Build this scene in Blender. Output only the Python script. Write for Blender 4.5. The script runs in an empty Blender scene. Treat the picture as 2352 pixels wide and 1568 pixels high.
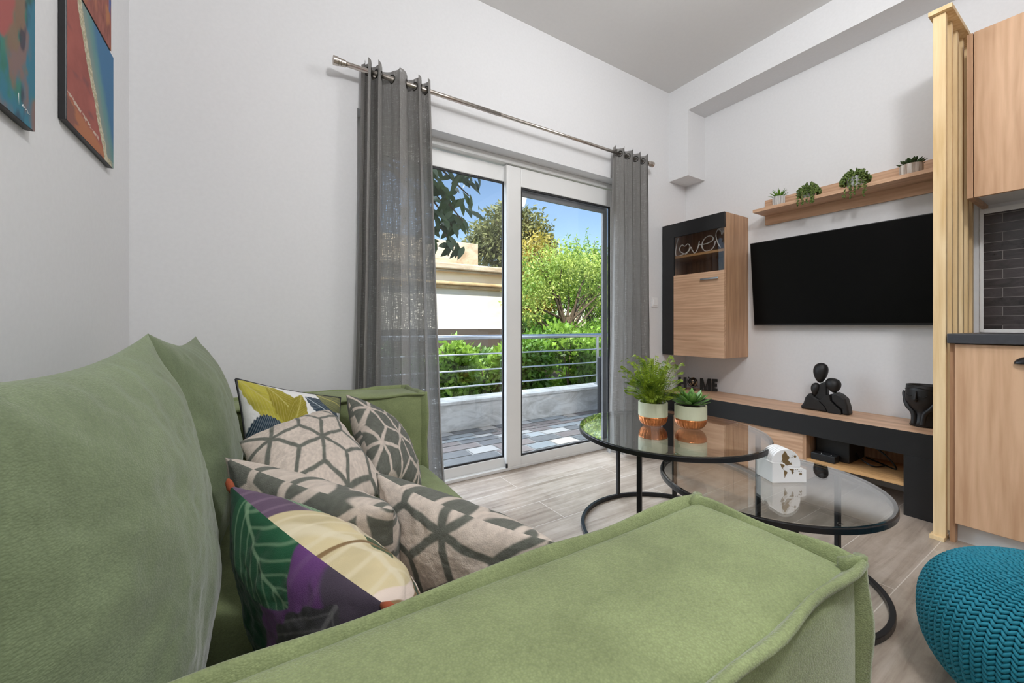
import bpy, bmesh, math, random
import numpy as np
from mathutils import Vector, Matrix

random.seed(7)
rng = np.random.default_rng(7)
S = bpy.context.scene
COL = S.collection
PI = math.pi

# ------------------------------------------------------------------ camera
cam = bpy.data.cameras.new('camera')
cam.sensor_fit = 'HORIZONTAL'
cam.sensor_width = 36.0
cam.lens = 36.0 * 914.0 / 2352.0
cam.shift_x = 0.0
cam.shift_y = -35.0 / 2352.0
cam.clip_start = 0.01
cam.clip_end = 200
camo = bpy.data.objects.new('camera', cam)
COL.objects.link(camo)
camo.location = (0, 0, 1.0)
camo.rotation_euler = (PI / 2, 0, -math.atan2(574, 914))
S.camera = camo

# ------------------------------------------------------------------ colour management
S.view_settings.view_transform = 'Standard'
S.view_settings.look = 'None'
S.view_settings.gamma = 1.0
S.view_settings.use_curve_mapping = False
S.view_settings.exposure = 0.18

# ------------------------------------------------------------------ sky and sun
world = bpy.data.worlds.new('world')
S.world = world
world.use_nodes = True
wn = world.node_tree.nodes
wn.clear()
wo = wn.new('ShaderNodeOutputWorld')
wb = wn.new('ShaderNodeBackground')
ws = wn.new('ShaderNodeTexSky')
ws.sky_type = 'NISHITA'
ws.sun_disc = False
ws.sun_elevation = math.radians(48)
ws.sun_rotation = math.radians(200)
ws.air_density = 1.15
ws.dust_density = 0.3
ws.ozone_density = 2.5
wb.inputs['Strength'].default_value = 0.17
world.node_tree.links.new(ws.outputs[0], wb.inputs[0])
world.node_tree.links.new(wb.outputs[0], wo.inputs[0])

sun = bpy.data.lights.new('sun', 'SUN')
sun.energy = 7.5
sun.angle = math.radians(0.6)
sun.color = (1.0, 0.95, 0.86)
suno = bpy.data.objects.new('sun', sun)
COL.objects.link(suno)
suno.rotation_euler = Vector((0.30, 0.55, -0.80)).to_track_quat('-Z', 'Y').to_euler()

# added wide sun lamp standing in for skylight, brightens the floor by the door
sky_fill = bpy.data.lights.new('sky_fill_light', 'SUN')
sky_fill.energy = 10.0
sky_fill.angle = math.radians(75)
sky_fill.color = (0.82, 0.91, 1.0)
sky_fillo = bpy.data.objects.new('sky_fill_light', sky_fill)
COL.objects.link(sky_fillo)
sky_fillo.rotation_euler = Vector((0.30, -0.70, -0.70)).to_track_quat('-Z', 'Y').to_euler()

def lamp_light(name, loc, power, radius, parent=None, color=(0.985, 0.99, 1.0)):
    l = bpy.data.lights.new(name, 'POINT')
    l.energy = power
    l.shadow_soft_size = radius
    l.color = color
    o = bpy.data.objects.new(name, l)
    COL.objects.link(o)
    o.location = loc
    if parent is not None:
        o.parent = parent
        o.location = Vector(loc) - parent.location
    return o

# ------------------------------------------------------------------ object helpers
def wloc(o):
    v = Vector((0, 0, 0))
    while o is not None:
        v += o.location
        o = o.parent
    return v

def tag(o, label=None, cat=None, group=None, kind=None):
    if label: o['label'] = label
    if cat: o['category'] = cat
    if group: o['group'] = group
    if kind: o['kind'] = kind
    return o

def thing(name, label, cat, loc=(0, 0, 0), group=None, kind=None):
    o = bpy.data.objects.new(name, None)
    COL.objects.link(o)
    o.location = loc
    o.empty_display_size = 0.05
    return tag(o, label, cat, group, kind)

def link_mesh(name, me, m, parent=None, smooth=False):
    """mesh is in world coordinates; re-base to parent or to its own base centre"""
    n = len(me.vertices)
    co = np.empty(n * 3)
    me.vertices.foreach_get('co', co)
    co = co.reshape(-1, 3)
    if parent is not None:
        base = np.array(wloc(parent))
    else:
        mn, mx = co.min(0), co.max(0)
        base = np.array([(mn[0] + mx[0]) / 2, (mn[1] + mx[1]) / 2, mn[2]])
    me.vertices.foreach_set('co', (co - base).ravel())
    if smooth:
        me.polygons.foreach_set('use_smooth', np.ones(len(me.polygons), dtype=bool))
    me.update()
    o = bpy.data.objects.new(name, me)
    COL.objects.link(o)
    if parent is not None:
        o.parent = parent
    else:
        o.location = base
    if m is not None:
        for mm in (m if isinstance(m, (list, tuple)) else [m]):
            me.materials.append(mm)
    return o

def obj(name, bm, m, parent=None, smooth=False, bevel=0.0, seg=2, sub=0, angle=None):
    bmesh.ops.recalc_face_normals(bm, faces=bm.faces)
    me = bpy.data.meshes.new(name)
    bm.to_mesh(me)
    bm.free()
    o = link_mesh(name, me, m, parent, smooth)
    if bevel > 0:
        b = o.modifiers.new('bevel', 'BEVEL')
        b.width = bevel
        b.segments = seg
        b.limit_method = 'ANGLE'
        b.angle_limit = math.radians(40)
    if sub:
        s = o.modifiers.new('sub', 'SUBSURF')
        s.levels = sub
        s.render_levels = sub
    return o

def struct(name, bm, m, label, parent=None, **k):
    o = obj(name, bm, m, parent, **k)
    o['kind'] = 'structure'
    if label and parent is None: o['label'] = label
    return o

def np_mesh(name, verts, faces):
    me = bpy.data.meshes.new(name)
    v = np.asarray(verts, dtype=np.float32)
    f = np.asarray(faces, dtype=np.int32)
    nf, k = f.shape
    me.vertices.add(len(v))
    me.vertices.foreach_set('co', v.ravel())
    me.loops.add(nf * k)
    me.loops.foreach_set('vertex_index', f.ravel())
    me.polygons.add(nf)
    me.polygons.foreach_set('loop_start', np.arange(0, nf * k, k, dtype=np.int32))
    me.update(calc_edges=True)
    me.validate()
    return me

def nb():
    return bmesh.new()

def box(bm, a, b):
    x0, x1 = sorted((a[0], b[0])); y0, y1 = sorted((a[1], b[1])); z0, z1 = sorted((a[2], b[2]))
    vs = [bm.verts.new(p) for p in [(x0, y0, z0), (x1, y0, z0), (x1, y1, z0), (x0, y1, z0),
                                    (x0, y0, z1), (x1, y0, z1), (x1, y1, z1), (x0, y1, z1)]]
    for f in [(0, 3, 2, 1), (4, 5, 6, 7), (0, 1, 5, 4), (1, 2, 6, 5), (2, 3, 7, 6), (3, 0, 4, 7)]:
        bm.faces.new([vs[i] for i in f])
    return vs

def boxes(*bb):
    bm = nb()
    for a, b in bb:
        box(bm, a, b)
    return bm

def frame_of(d, ref=None):
    d = Vector(d).normalized()
    r = Vector(ref) if ref is not None else Vector((0, 0, 1))
    if abs(d.dot(r)) > 0.98:
        r = Vector((1, 0, 0)) if abs(d.x) < 0.9 else Vector((0, 1, 0))
    u = d.cross(r).normalized()
    return u, u.cross(d).normalized()

def tube(bm, pts, r, n=8, closed=False, cap=True):
    pts = [Vector(p) for p in pts]
    m = len(pts)
    rr = r if isinstance(r, (list, tuple)) else [r] * m
    rings = []
    ref = None
    for i, p in enumerate(pts):
        if closed:
            d = pts[(i + 1) % m] - pts[i - 1]
        else:
            d = pts[min(i + 1, m - 1)] - pts[max(i - 1, 0)]
        u, v = frame_of(d, ref)
        ref = v
        rings.append([bm.verts.new(p + u * (rr[i] * math.cos(2 * PI * k / n)) + v * (rr[i] * math.sin(2 * PI * k / n)))
                      for k in range(n)])
    for i in range(m if closed else m - 1):
        a, b = rings[i], rings[(i + 1) % m]
        for k in range(n):
            bm.faces.new([a[k], a[(k + 1) % n], b[(k + 1) % n], b[k]])
    if cap and not closed:
        bm.faces.new(rings[0][::-1])
        bm.faces.new(rings[-1])

def lathe(bm, prof, c=(0, 0, 0), n=32, cap0=True, cap1=True, axis='Z'):
    rings = []
    for r, z in prof:
        ring = []
        for k in range(n):
            a = 2 * PI * k / n
            p = (r * math.cos(a), r * math.sin(a), z)
            if axis == 'X': p = (p[2], p[0], p[1])
            if axis == 'Y': p = (p[0], p[2], p[1])
            ring.append(bm.verts.new((c[0] + p[0], c[1] + p[1], c[2] + p[2])))
        rings.append(ring)
    for a, b in zip(rings[:-1], rings[1:]):
        for k in range(n):
            bm.faces.new([a[k], a[(k + 1) % n], b[(k + 1) % n], b[k]])
    if cap0: bm.faces.new(rings[0][::-1])
    if cap1: bm.faces.new(rings[-1])

def ellipsoid(bm, c, r, n=20, m=12, rot=None):
    vs = []
    R = rot if rot is not None else Matrix.Identity(3)
    top = bm.verts.new(Vector(c) + R @ Vector((0, 0, r[2])))
    bot = bm.verts.new(Vector(c) + R @ Vector((0, 0, -r[2])))
    for i in range(1, m):
        t = PI * i / m
        vs.append([bm.verts.new(Vector(c) + R @ Vector((r[0] * math.sin(t) * math.cos(2 * PI * k / n),
                   r[1] * math.sin(t) * math.sin(2 * PI * k / n), r[2] * math.cos(t)))) for k in range(n)])
    for k in range(n):
        bm.faces.new([top, vs[0][k], vs[0][(k + 1) % n]])
        bm.faces.new([bot, vs[-1][(k + 1) % n], vs[-1][k]])
    for a, b in zip(vs[:-1], vs[1:]):
        for k in range(n):
            bm.faces.new([a[k], b[k], b[(k + 1) % n], a[(k + 1) % n]])

def prism(bm, pts, off):
    """extrude polygon (list of 3d points) by vector off"""
    off = Vector(off)
    a = [bm.verts.new(p) for p in pts]
    b = [bm.verts.new(Vector(p) + off) for p in pts]
    n = len(pts)
    bm.faces.new(a[::-1])
    bm.faces.new(b)
    for i in range(n):
        bm.faces.new([a[i], a[(i + 1) % n], b[(i + 1) % n], b[i]])

def catmull(pts, n=8, closed=False):
    P = [Vector(p) for p in pts]
    m = len(P)
    out = []
    for i in range(m if closed else m - 1):
        p0 = P[i - 1] if (closed or i > 0) else P[0]
        p1 = P[i]; p2 = P[(i + 1) % m]
        p3 = P[(i + 2) % m] if (closed or i + 2 < m) else P[-1]
        for k in range(n):
            t = k / n
            out.append(0.5 * ((2 * p1) + (p2 - p0) * t + (2 * p0 - 5 * p1 + 4 * p2 - p3) * t * t + (3 * p1 - p0 - 3 * p2 + p3) * t ** 3))
    if not closed:
        out.append(P[-1])
    return out

# ------------------------------------------------------------------ numpy noise
def vnoise(x, y, seed=0):
    r = np.random.default_rng(seed)
    g = r.random((64, 64))
    xi = np.floor(x).astype(int); yi = np.floor(y).astype(int)
    fx = x - xi; fy = y - yi
    fx = fx * fx * (3 - 2 * fx); fy = fy * fy * (3 - 2 * fy)
    a = g[xi % 64, yi % 64]; b = g[(xi + 1) % 64, yi % 64]
    c = g[xi % 64, (yi + 1) % 64]; d = g[(xi + 1) % 64, (yi + 1) % 64]
    return (a * (1 - fx) + b * fx) * (1 - fy) + (c * (1 - fx) + d * fx) * fy

def fbm(x, y, seed=0, oct=4):
    s = 0; a = 0.5
    for o in range(oct):
        s = s + a * vnoise(x * 2 ** o, y * 2 ** o, seed + o)
        a *= 0.5
    return s / (1 - 0.5 ** oct)

def smooth(e0, e1, x):
    t = np.clip((x - e0) / (e1 - e0), 0, 1)
    return t * t * (3 - 2 * t)

def mixc(c, col, m):
    return c * (1 - m[..., None]) + np.asarray(col) * m[..., None]

def srgb(r, g, b):
    def f(v):
        v /= 255.0
        return v / 12.92 if v <= 0.04045 else ((v + 0.055) / 1.055) ** 2.4
    return (f(r), f(g), f(b))

# ------------------------------------------------------------------ materials
MATS = {}
class NT:
    def __init__(self, name):
        self.m = bpy.data.materials.new(name)
        self.m.use_nodes = True
        self.t = self.m.node_tree
        self.n = self.t.nodes
        self.n.clear()
        self.out = self.n.new('ShaderNodeOutputMaterial')
    def new(self, typ, **k):
        n = self.n.new(typ)
        for a, v in k.items():
            setattr(n, a, v)
        return n
    def link(self, a, b):
        self.t.links.new(a, b)
    def val(self, sock, v):
        if hasattr(v, 'is_output') and v.is_output:
            self.link(v, sock)
        else:
            if isinstance(v, tuple) and len(v) == 3 and sock.type == 'RGBA': v = (*v, 1)
            sock.default_value = v
    def coord(self, kind='Object', scale=(1, 1, 1), rot=(0, 0, 0), loc=(0, 0, 0)):
        c = self.new('ShaderNodeTexCoord')
        mp = self.new('ShaderNodeMapping')
        mp.inputs['Scale'].default_value = scale
        mp.inputs['Rotation'].default_value = rot
        mp.inputs['Location'].default_value = loc
        self.link(c.outputs[kind], mp.inputs[0])
        return mp.outputs[0]
    def noise(self, vec, scale, detail=4, rough=0.5, dist=0.0):
        n = self.new('ShaderNodeTexNoise')
        n.inputs['Scale'].default_value = scale
        n.inputs['Detail'].default_value = detail
        n.inputs['Roughness'].default_value = rough
        n.inputs['Distortion'].default_value = dist
        if vec is not None: self.link(vec, n.inputs['Vector'])
        return n.outputs['Fac']
    def ramp(self, fac, stops):
        r = self.new('ShaderNodeValToRGB')
        els = r.color_ramp.elements
        while len(els) > 2: els.remove(els[-1])
        for i, (p, c) in enumerate(stops):
            e = els[i] if i < 2 else els.new(p)
            e.position = p
            e.color = (*c, 1)
        self.link(fac, r.inputs[0])
        return r.outputs[0]
    def mix(self, fac, a, b, blend='MIX'):
        n = self.new('ShaderNodeMix', data_type='RGBA', blend_type=blend)
        self.val(n.inputs[0], fac)
        self.val(n.inputs[6], a)
        self.val(n.inputs[7], b)
        return n.outputs[2]
    def math(self, op, a, b=0.0):
        n = self.new('ShaderNodeMath', operation=op)
        self.val(n.inputs[0], a)
        self.val(n.inputs[1], b)
        return n.outputs[0]
    def bump(self, h, strength=0.2, dist=0.01):
        b = self.new('ShaderNodeBump')
        b.inputs['Strength'].default_value = strength
        b.inputs['Distance'].default_value = dist
        self.link(h, b.inputs['Height'])
        return b.outputs[0]
    def bsdf(self, col, rough=0.5, metal=0.0, normal=None, spec=0.5, sheen=0.0, coat=0.0, trans=0.0):
        p = self.new('ShaderNodeBsdfPrincipled')
        self.val(p.inputs['Base Color'], col)
        self.val(p.inputs['Roughness'], rough)
        p.inputs['Metallic'].default_value = metal
        p.inputs['Specular IOR Level'].default_value = spec
        p.inputs['Sheen Weight'].default_value = sheen
        p.inputs['Sheen Roughness'].default_value = 0.4
        p.inputs['Coat Weight'].default_value = coat
        p.inputs['Transmission Weight'].default_value = trans
        if normal is not None: self.link(normal, p.inputs['Normal'])
        return p.outputs[0]
    def done(self, sh):
        self.link(sh, self.out.inputs[0])
        return self.m

def plain(name, col, rough=0.5, metal=0.0, noise_amt=0.06, nscale=30, spec=0.5, bump=0.0, coat=0.0):
    t = NT(name)
    v = t.coord()
    f = t.noise(v, nscale, 4)
    c = t.ramp(f, [(0.3, tuple(x * (1 - noise_amt) for x in col)), (0.7, tuple(min(1, x * (1 + noise_amt)) for x in col))])
    nrm = t.bump(f, bump, 0.003) if bump else None
    return t.done(t.bsdf(c, rough, metal, nrm, spec, coat=coat))

def wood(name, light, dark, axis='Y', scale=1.0, rough=0.45, strength=1.0, knots=False):
    t = NT(name)
    long_, cross = 1.6 * scale, 26 * scale
    sc = {'X': (long_, cross, cross), 'Y': (cross, long_, cross), 'Z': (cross, cross, long_)}[axis]
    v = t.coord(scale=sc)
    f1 = t.noise(v, 1.0, 6, 0.62, 0.6)
    sc2 = tuple(s * 3.2 for s in sc)
    f2 = t.noise(t.coord(scale=sc2), 1.0, 3, 0.5)
    lo = {'X': (0.5, 3, 3), 'Y': (3, 0.5, 3), 'Z': (3, 3, 0.5)}[axis]
    f3 = t.noise(t.coord(scale=tuple(s * scale for s in lo)), 1.0, 3, 0.5, 1.5)
    w = t.new('ShaderNodeTexWave', wave_type='RINGS', rings_direction=axis)
    w.inputs['Scale'].default_value = 4.0
    w.inputs['Distortion'].default_value = 6.0
    w.inputs['Detail'].default_value = 2.0
    w.inputs['Detail Scale'].default_value = 1.2
    t.link(t.coord(scale=tuple(s * 1.3 * scale for s in lo)), w.inputs['Vector'])
    f = t.math('ADD', t.math('MULTIPLY', f1, 0.55), t.math('ADD', t.math('MULTIPLY', f2, 0.22), t.math('ADD', t.math('MULTIPLY', f3, 0.2), t.math('MULTIPLY', w.outputs['Fac'], 0.10))))
    c = t.ramp(f, [(0.36, dark), (0.66, light)])
    return t.done(t.bsdf(c, rough, 0, t.bump(f, 0.10 * strength, 0.002), 0.35))

def fabric(name, col, var=0.22, weave=420, bump=0.5, sheen=0.35, blotch=6, rough=0.95):
    t = NT(name)
    v = t.coord()
    b1 = t.noise(v, blotch, 5, 0.6, 0.4)
    vo = t.new('ShaderNodeTexVoronoi')
    vo.inputs['Scale'].default_value = weave
    t.link(t.coord(scale=(1, 1, 1.6)), vo.inputs['Vector'])
    b2 = t.noise(v, weave * 0.5, 2, 0.5)
    f = t.math('ADD', t.math('MULTIPLY', b1, 0.75), t.math('MULTIPLY', b2, 0.25))
    c = t.ramp(f, [(0.30, tuple(x * (1 - var) for x in col)), (0.68, tuple(min(1, x * (1 + var)) for x in col))])
    c = t.mix(t.math('MULTIPLY', vo.outputs['Distance'], 0.45), c, tuple(x * 0.45 for x in col))
    h = t.math('SUBTRACT', t.math('MULTIPLY', b2, 0.3), t.math('MULTIPLY', vo.outputs['Distance'], 1.2))
    return t.done(t.bsdf(c, rough, 0, t.bump(h, bump, 0.0016), 0.15, sheen))

def attr_mat(name, rough=0.9, weave=700, bump=0.35, sheen=0.2, spec=0.2, speckle=0.0):
    t = NT(name)
    a = t.new('ShaderNodeVertexColor')
    a.layer_name = 'Col'
    v = t.coord()
    f = t.noise(v, weave, 2, 0.5)
    c = a.outputs['Color']
    if speckle:
        c = t.mix(t.math('MULTIPLY', f, speckle), c, (0.03, 0.03, 0.03), 'MIX')
    return t.done(t.bsdf(c, rough, 0, t.bump(f, bump, 0.0012), spec, sheen))

def glass(name, tint=(1, 1, 1), ior=1.5, boost=1.0, rough=0.0, base=0.0):
    t = NT(name)
    tr = t.new('ShaderNodeBsdfTransparent')
    tr.inputs[0].default_value = (*tint, 1)
    gl = t.new('ShaderNodeBsdfGlossy')
    gl.inputs['Roughness'].default_value = rough
    gl.inputs[0].default_value = (1, 1, 1, 1)
    fr = t.new('ShaderNodeFresnel')
    fr.inputs['IOR'].default_value = ior
    geo = t.new('ShaderNodeNewGeometry')
    # same reflectance from both sides of a pane
    fr2 = t.new('ShaderNodeFresnel'); fr2.inputs['IOR'].default_value = 1.0 / ior
    front = t.math('SUBTRACT', 1.0, geo.outputs['Backfacing'])
    lw = t.new('ShaderNodeLayerWeight'); lw.inputs[0].default_value = 0.5
    f5 = t.math('POWER', lw.outputs['Facing'], 4.0)
    f = t.math('MINIMUM', t.math('ADD', t.math('MULTIPLY', f5, 0.9 * boost), 0.04 + base), 1.0)
    mx = t.new('ShaderNodeMixShader')
    t.link(f, mx.inputs[0]); t.link(tr.outputs[0], mx.inputs[1]); t.link(gl.outputs[0], mx.inputs[2])
    return t.done(mx.outputs[0])

def leaf_mat(name, c0, c1, scale=6, rough=0.45, transl=0.35):
    t = NT(name)
    f = t.noise(t.coord(), scale, 3, 0.6)
    c = t.ramp(f, [(0.32, c0), (0.68, c1)])
    p = t.bsdf(c, rough, 0, None, 0.4)
    tl = t.new('ShaderNodeBsdfTranslucent')
    t.link(c, tl.inputs[0])
    mx = t.new('ShaderNodeMixShader'); mx.inputs[0].default_value = transl
    t.link(p, mx.inputs[1]); t.link(tl.outputs[0], mx.inputs[2])
    return t.done(mx.outputs[0])

def emit(name, col, s):
    t = NT(name)
    e = t.new('ShaderNodeEmission')
    e.inputs[0].default_value = (*col, 1)
    e.inputs[1].default_value = s
    return t.done(e.outputs[0])

M = {}
M['wall'] = plain('painted_wall', (0.78, 0.78, 0.79), 0.75, 0, 0.015, 60, 0.25, 0.04)
M['ceil'] = plain('painted_ceiling', (0.76, 0.75, 0.74), 0.85, 0, 0.01, 40, 0.2)
M['white'] = plain('white_lacquer', (0.82, 0.82, 0.81), 0.35, 0, 0.01, 10)
M['white_matte'] = plain('white_matte', (0.85, 0.85, 0.85), 0.6, 0, 0.01, 10)
M['oak'] = wood('sonoma_oak', srgb(220, 182, 150), srgb(184, 144, 114), 'Y', 1.0)
M['oak_v'] = wood('sonoma_oak_vertical', srgb(202, 162, 128), srgb(164, 126, 96), 'Z', 0.9)
M['oak_door'] = wood('oak_kitchen_front', srgb(218, 180, 146), srgb(190, 150, 116), 'Z', 0.8)
M['oak_edge'] = wood('oak_edge_band', srgb(214, 170, 118), srgb(178, 134, 86), 'Y', 1.0)
M['pine'] = wood('pine_slat', srgb(238, 212, 168), srgb(208, 172, 118), 'Z', 0.8, 0.5, 0.6)
M['black'] = plain('black_lacquer', (0.012, 0.012, 0.013), 0.38, 0, 0.1, 20)
M['black_metal'] = plain('black_metal', (0.012, 0.012, 0.014), 0.32, 0.3, 0.1, 20)
M['black_matte'] = plain('black_ceramic', (0.014, 0.013, 0.013), 0.48, 0, 0.15, 40, 0.4)
M['screen'] = plain('tv_screen', (0.002, 0.002, 0.002), 0.35, 0, 0.0, 10, 0.15)
M['worktop'] = plain('worktop', (0.045, 0.047, 0.055), 0.45, 0, 0.1, 60)
M['steel'] = plain('brushed_nickel', (0.55, 0.50, 0.45), 0.28, 1.0, 0.06, 80)
M['chrome'] = plain('satin_chrome', (0.62, 0.63, 0.65), 0.25, 1.0, 0.03, 80)
M['rail'] = plain('stainless_rail', (0.55, 0.57, 0.60), 0.35, 1.0, 0.05, 50)
M['gasket'] = plain('door_gasket', (0.02, 0.02, 0.022), 0.6)
M['copper'] = plain('copper_glaze', srgb(206, 128, 76), 0.26, 0.85, 0.12, 40)
M['cream'] = plain('cream_glaze', srgb(202, 204, 176), 0.6, 0, 0.02, 30)
M['soil'] = plain('potting_soil', (0.03, 0.02, 0.012), 0.95, 0, 0.4, 120, 0.1, 0.6)
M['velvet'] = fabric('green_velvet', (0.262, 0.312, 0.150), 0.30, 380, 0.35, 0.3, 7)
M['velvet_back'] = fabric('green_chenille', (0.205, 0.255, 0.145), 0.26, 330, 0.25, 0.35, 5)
M['curtain_ring'] = plain('grommet', (0.10, 0.095, 0.085), 0.3, 1.0)
M['plant'] = leaf_mat('fern_leaf', srgb(62, 96, 24), srgb(172, 192, 62), 24)
M['succ'] = leaf_mat('succulent_leaf', srgb(70, 118, 52), srgb(140, 185, 96), 12, 0.4, 0.2)
M['succ_dark'] = leaf_mat('dark_rosette', srgb(44, 66, 36), srgb(70, 96, 52), 12, 0.5, 0.1)
M['aloe'] = leaf_mat('spiky_leaf', srgb(54, 110, 22), srgb(128, 176, 50), 10, 0.4, 0.2)
M['pearl'] = leaf_mat('bead_leaf', srgb(58, 84, 34), srgb(122, 142, 70), 60, 0.4, 0.1)
M['map'] = plain('map_print', srgb(116, 94, 58), 0.6)
M['bark'] = plain('bark', (0.10, 0.075, 0.05), 0.9, 0, 0.3, 30, 0.2, 0.5)
M['pouf'] = plain('teal_yarn', (0.012, 0.19, 0.265), 0.6, 0, 0.12, 60, 0.3)
M['neon'] = plain('white_tube', (0.85, 0.85, 0.84), 0.3)
M['glass_door'] = glass('door_glass', (0.97, 0.985, 0.99), boost=0.7)
M['glass_left'] = glass('door_glass_grey', (0.86, 0.88, 0.90), boost=0.9, base=0.02)
M['glass_table'] = glass('table_glass', (0.93, 0.955, 0.95), boost=1.6, base=0.03)
M['glass_cab'] = glass('cabinet_glass', (0.72, 0.70, 0.68), boost=1.0, base=0.02)
M['lamp_on'] = emit('lamp_diffuser', (1, 0.97, 0.93), 3.0)
M['attr'] = attr_mat('printed_fabric', 0.9, 650, 0.5, 0.15, 0.15)
M['attr_w'] = attr_mat('woven_print', 0.95, 420, 0.8, 0.2, 0.1, 0.18)
M['attr_flat'] = attr_mat('canvas_print', 0.7, 500, 0.15, 0.0, 0.2)

# floor tiles: long wood-look porcelain planks along X
def floor_mat():
    t = NT('floor_tile')
    v = t.coord('Object', (1, 1, 1), loc=(-0.14, -0.506 + 0.2225 * 10, 0))
    br = t.new('ShaderNodeTexBrick')
    br.offset = 0.42
    br.offset_frequency = 2
    br.inputs['Scale'].default_value = 1.0
    br.inputs['Brick Width'].default_value = 1.2
    br.inputs['Row Height'].default_value = 0.2225
    br.inputs['Mortar Size'].default_value = 0.0016
    br.inputs['Mortar Smooth'].default_value = 0.1
    br.inputs['Color1'].default_value = (0.0, 0.0, 0.0, 1)
    br.inputs['Color2'].default_value = (1, 1, 1, 1)
    br.inputs['Mortar'].default_value = (0.5, 0.5, 0.5, 1)
    t.link(v, br.inputs['Vector'])
    f = t.noise(t.coord(scale=(1.6, 22, 1)), 1.0, 8, 0.68, 0.5)
    f2 = t.noise(t.coord(scale=(6, 9, 1)), 1.0, 5, 0.7, 0.4)
    ff = t.math('ADD', t.math('MULTIPLY', f, 0.6), t.math('ADD', t.math('MULTIPLY', f2, 0.32), t.math('MULTIPLY', br.outputs['Color'], 0.08)))
    c = t.ramp(ff, [(0.34, srgb(128, 112, 98)), (0.52, srgb(168, 154, 140)), (0.68, srgb(192, 180, 168))])
    c = t.mix(br.outputs['Fac'], c, srgb(208, 200, 190))
    r = t.math('ADD', 0.22, t.math('MULTIPLY', f, 0.16))
    h = t.math('SUBTRACT', t.math('MULTIPLY', ff, 0.4), br.outputs['Fac'])
    return t.done(t.bsdf(c, r, 0, t.bump(h, 0.12, 0.002), 0.5))
M['floor'] = floor_mat()

def tile_mat():
    t = NT('dark_brick_tile')
    c0 = t.new('ShaderNodeTexCoord')
    sp = t.new('ShaderNodeSeparateXYZ'); cb = t.new('ShaderNodeCombineXYZ')
    t.link(c0.outputs['Object'], sp.inputs[0])
    t.link(t.math('ADD', sp.outputs['Y'], 10.003), cb.inputs[0]); t.link(t.math('ADD', sp.outputs['Z'], 10.0), cb.inputs[1])
    br = t.new('ShaderNodeTexBrick')
    br.offset = 0.5
    br.inputs['Scale'].default_value = 1.0
    br.inputs['Brick Width'].default_value = 0.2
    br.inputs['Row Height'].default_value = 0.0487
    br.inputs['Mortar Size'].default_value = 0.0016
    br.inputs['Color1'].default_value = (0, 0, 0, 1)
    br.inputs['Color2'].default_value = (1, 1, 1, 1)
    br.inputs['Mortar'].default_value = (0.5, 0.5, 0.5, 1)
    t.link(cb.outputs[0], br.inputs['Vector'])
    f = t.noise(t.coord(scale=(1, 14, 30)), 1.0, 6, 0.7, 1.0)
    ff = t.math('ADD', t.math('MULTIPLY', f, 0.7), t.math('MULTIPLY', br.outputs['Color'], 0.3))
    c = t.ramp(ff, [(0.3, srgb(30, 26, 27)), (0.75, srgb(78, 71, 72))])
    c = t.mix(br.outputs['Fac'], c, srgb(120, 114, 112))
    h = t.math('SUBTRACT', t.math('MULTIPLY', f, 0.5), br.outputs['Fac'])
    return t.done(t.bsdf(c, 0.22, 0, t.bump(h, 0.35, 0.003), 0.5))
M['tile'] = tile_mat()

def curtain_mat():
    t = NT('grey_linen')
    f = t.noise(t.coord(scale=(300, 300, 14)), 1.0, 3, 0.6)
    g = t.noise(t.coord(scale=(30, 30, 420)), 1.0, 3, 0.6)
    ff = t.math('ADD', t.math('MULTIPLY', f, 0.5), t.math('MULTIPLY', g, 0.5))
    c = t.ramp(ff, [(0.35, (0.285, 0.275, 0.262)), (0.65, (0.395, 0.385, 0.37))])
    p = t.bsdf(c, 0.95, 0, t.bump(ff, 0.5, 0.001), 0.1, 0.15)
    tl = t.new('ShaderNodeBsdfTranslucent'); t.link(c, tl.inputs[0])
    tr = t.new('ShaderNodeBsdfTransparent')
    m1 = t.new('ShaderNodeMixShader'); m1.inputs[0].default_value = 0.35
    t.link(p, m1.inputs[1]); t.link(tl.outputs[0], m1.inputs[2])
    hole = t.math('MULTIPLY', t.math('GREATER_THAN', ff, 0.60), 0.75)
    hole = t.math('ADD', hole, 0.03)
    m2 = t.new('ShaderNodeMixShader')
    t.link(hole, m2.inputs[0]); t.link(m1.outputs[0], m2.inputs[1]); t.link(tr.outputs[0], m2.inputs[2])
    return t.done(m2.outputs[0])
M['curtain'] = curtain_mat()

def stone_mat():
    t = NT('balcony_stone')
    a = t.new('ShaderNodeVertexColor'); a.layer_name = 'Col'
    f = t.noise(t.coord(scale=(8, 20, 8)), 1.0, 6, 0.65, 2.0)
    c = t.mix(t.math('MULTIPLY', f, 0.5), a.outputs['Color'], (0.45, 0.45, 0.44), 'MIX')
    return t.done(t.bsdf(c, 0.35, 0, t.bump(f, 0.2, 0.003), 0.5))
M['stone'] = stone_mat()

def marble_mat():
    t = NT('pale_marble')
    f = t.noise(t.coord(scale=(2.5, 2.5, 7)), 1.0, 7, 0.65, 1.6)
    c = t.ramp(f, [(0.35, srgb(168, 164, 158)), (0.6, srgb(214, 212, 208))])
    return t.done(t.bsdf(c, 0.4))
M['marble'] = marble_mat()

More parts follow.
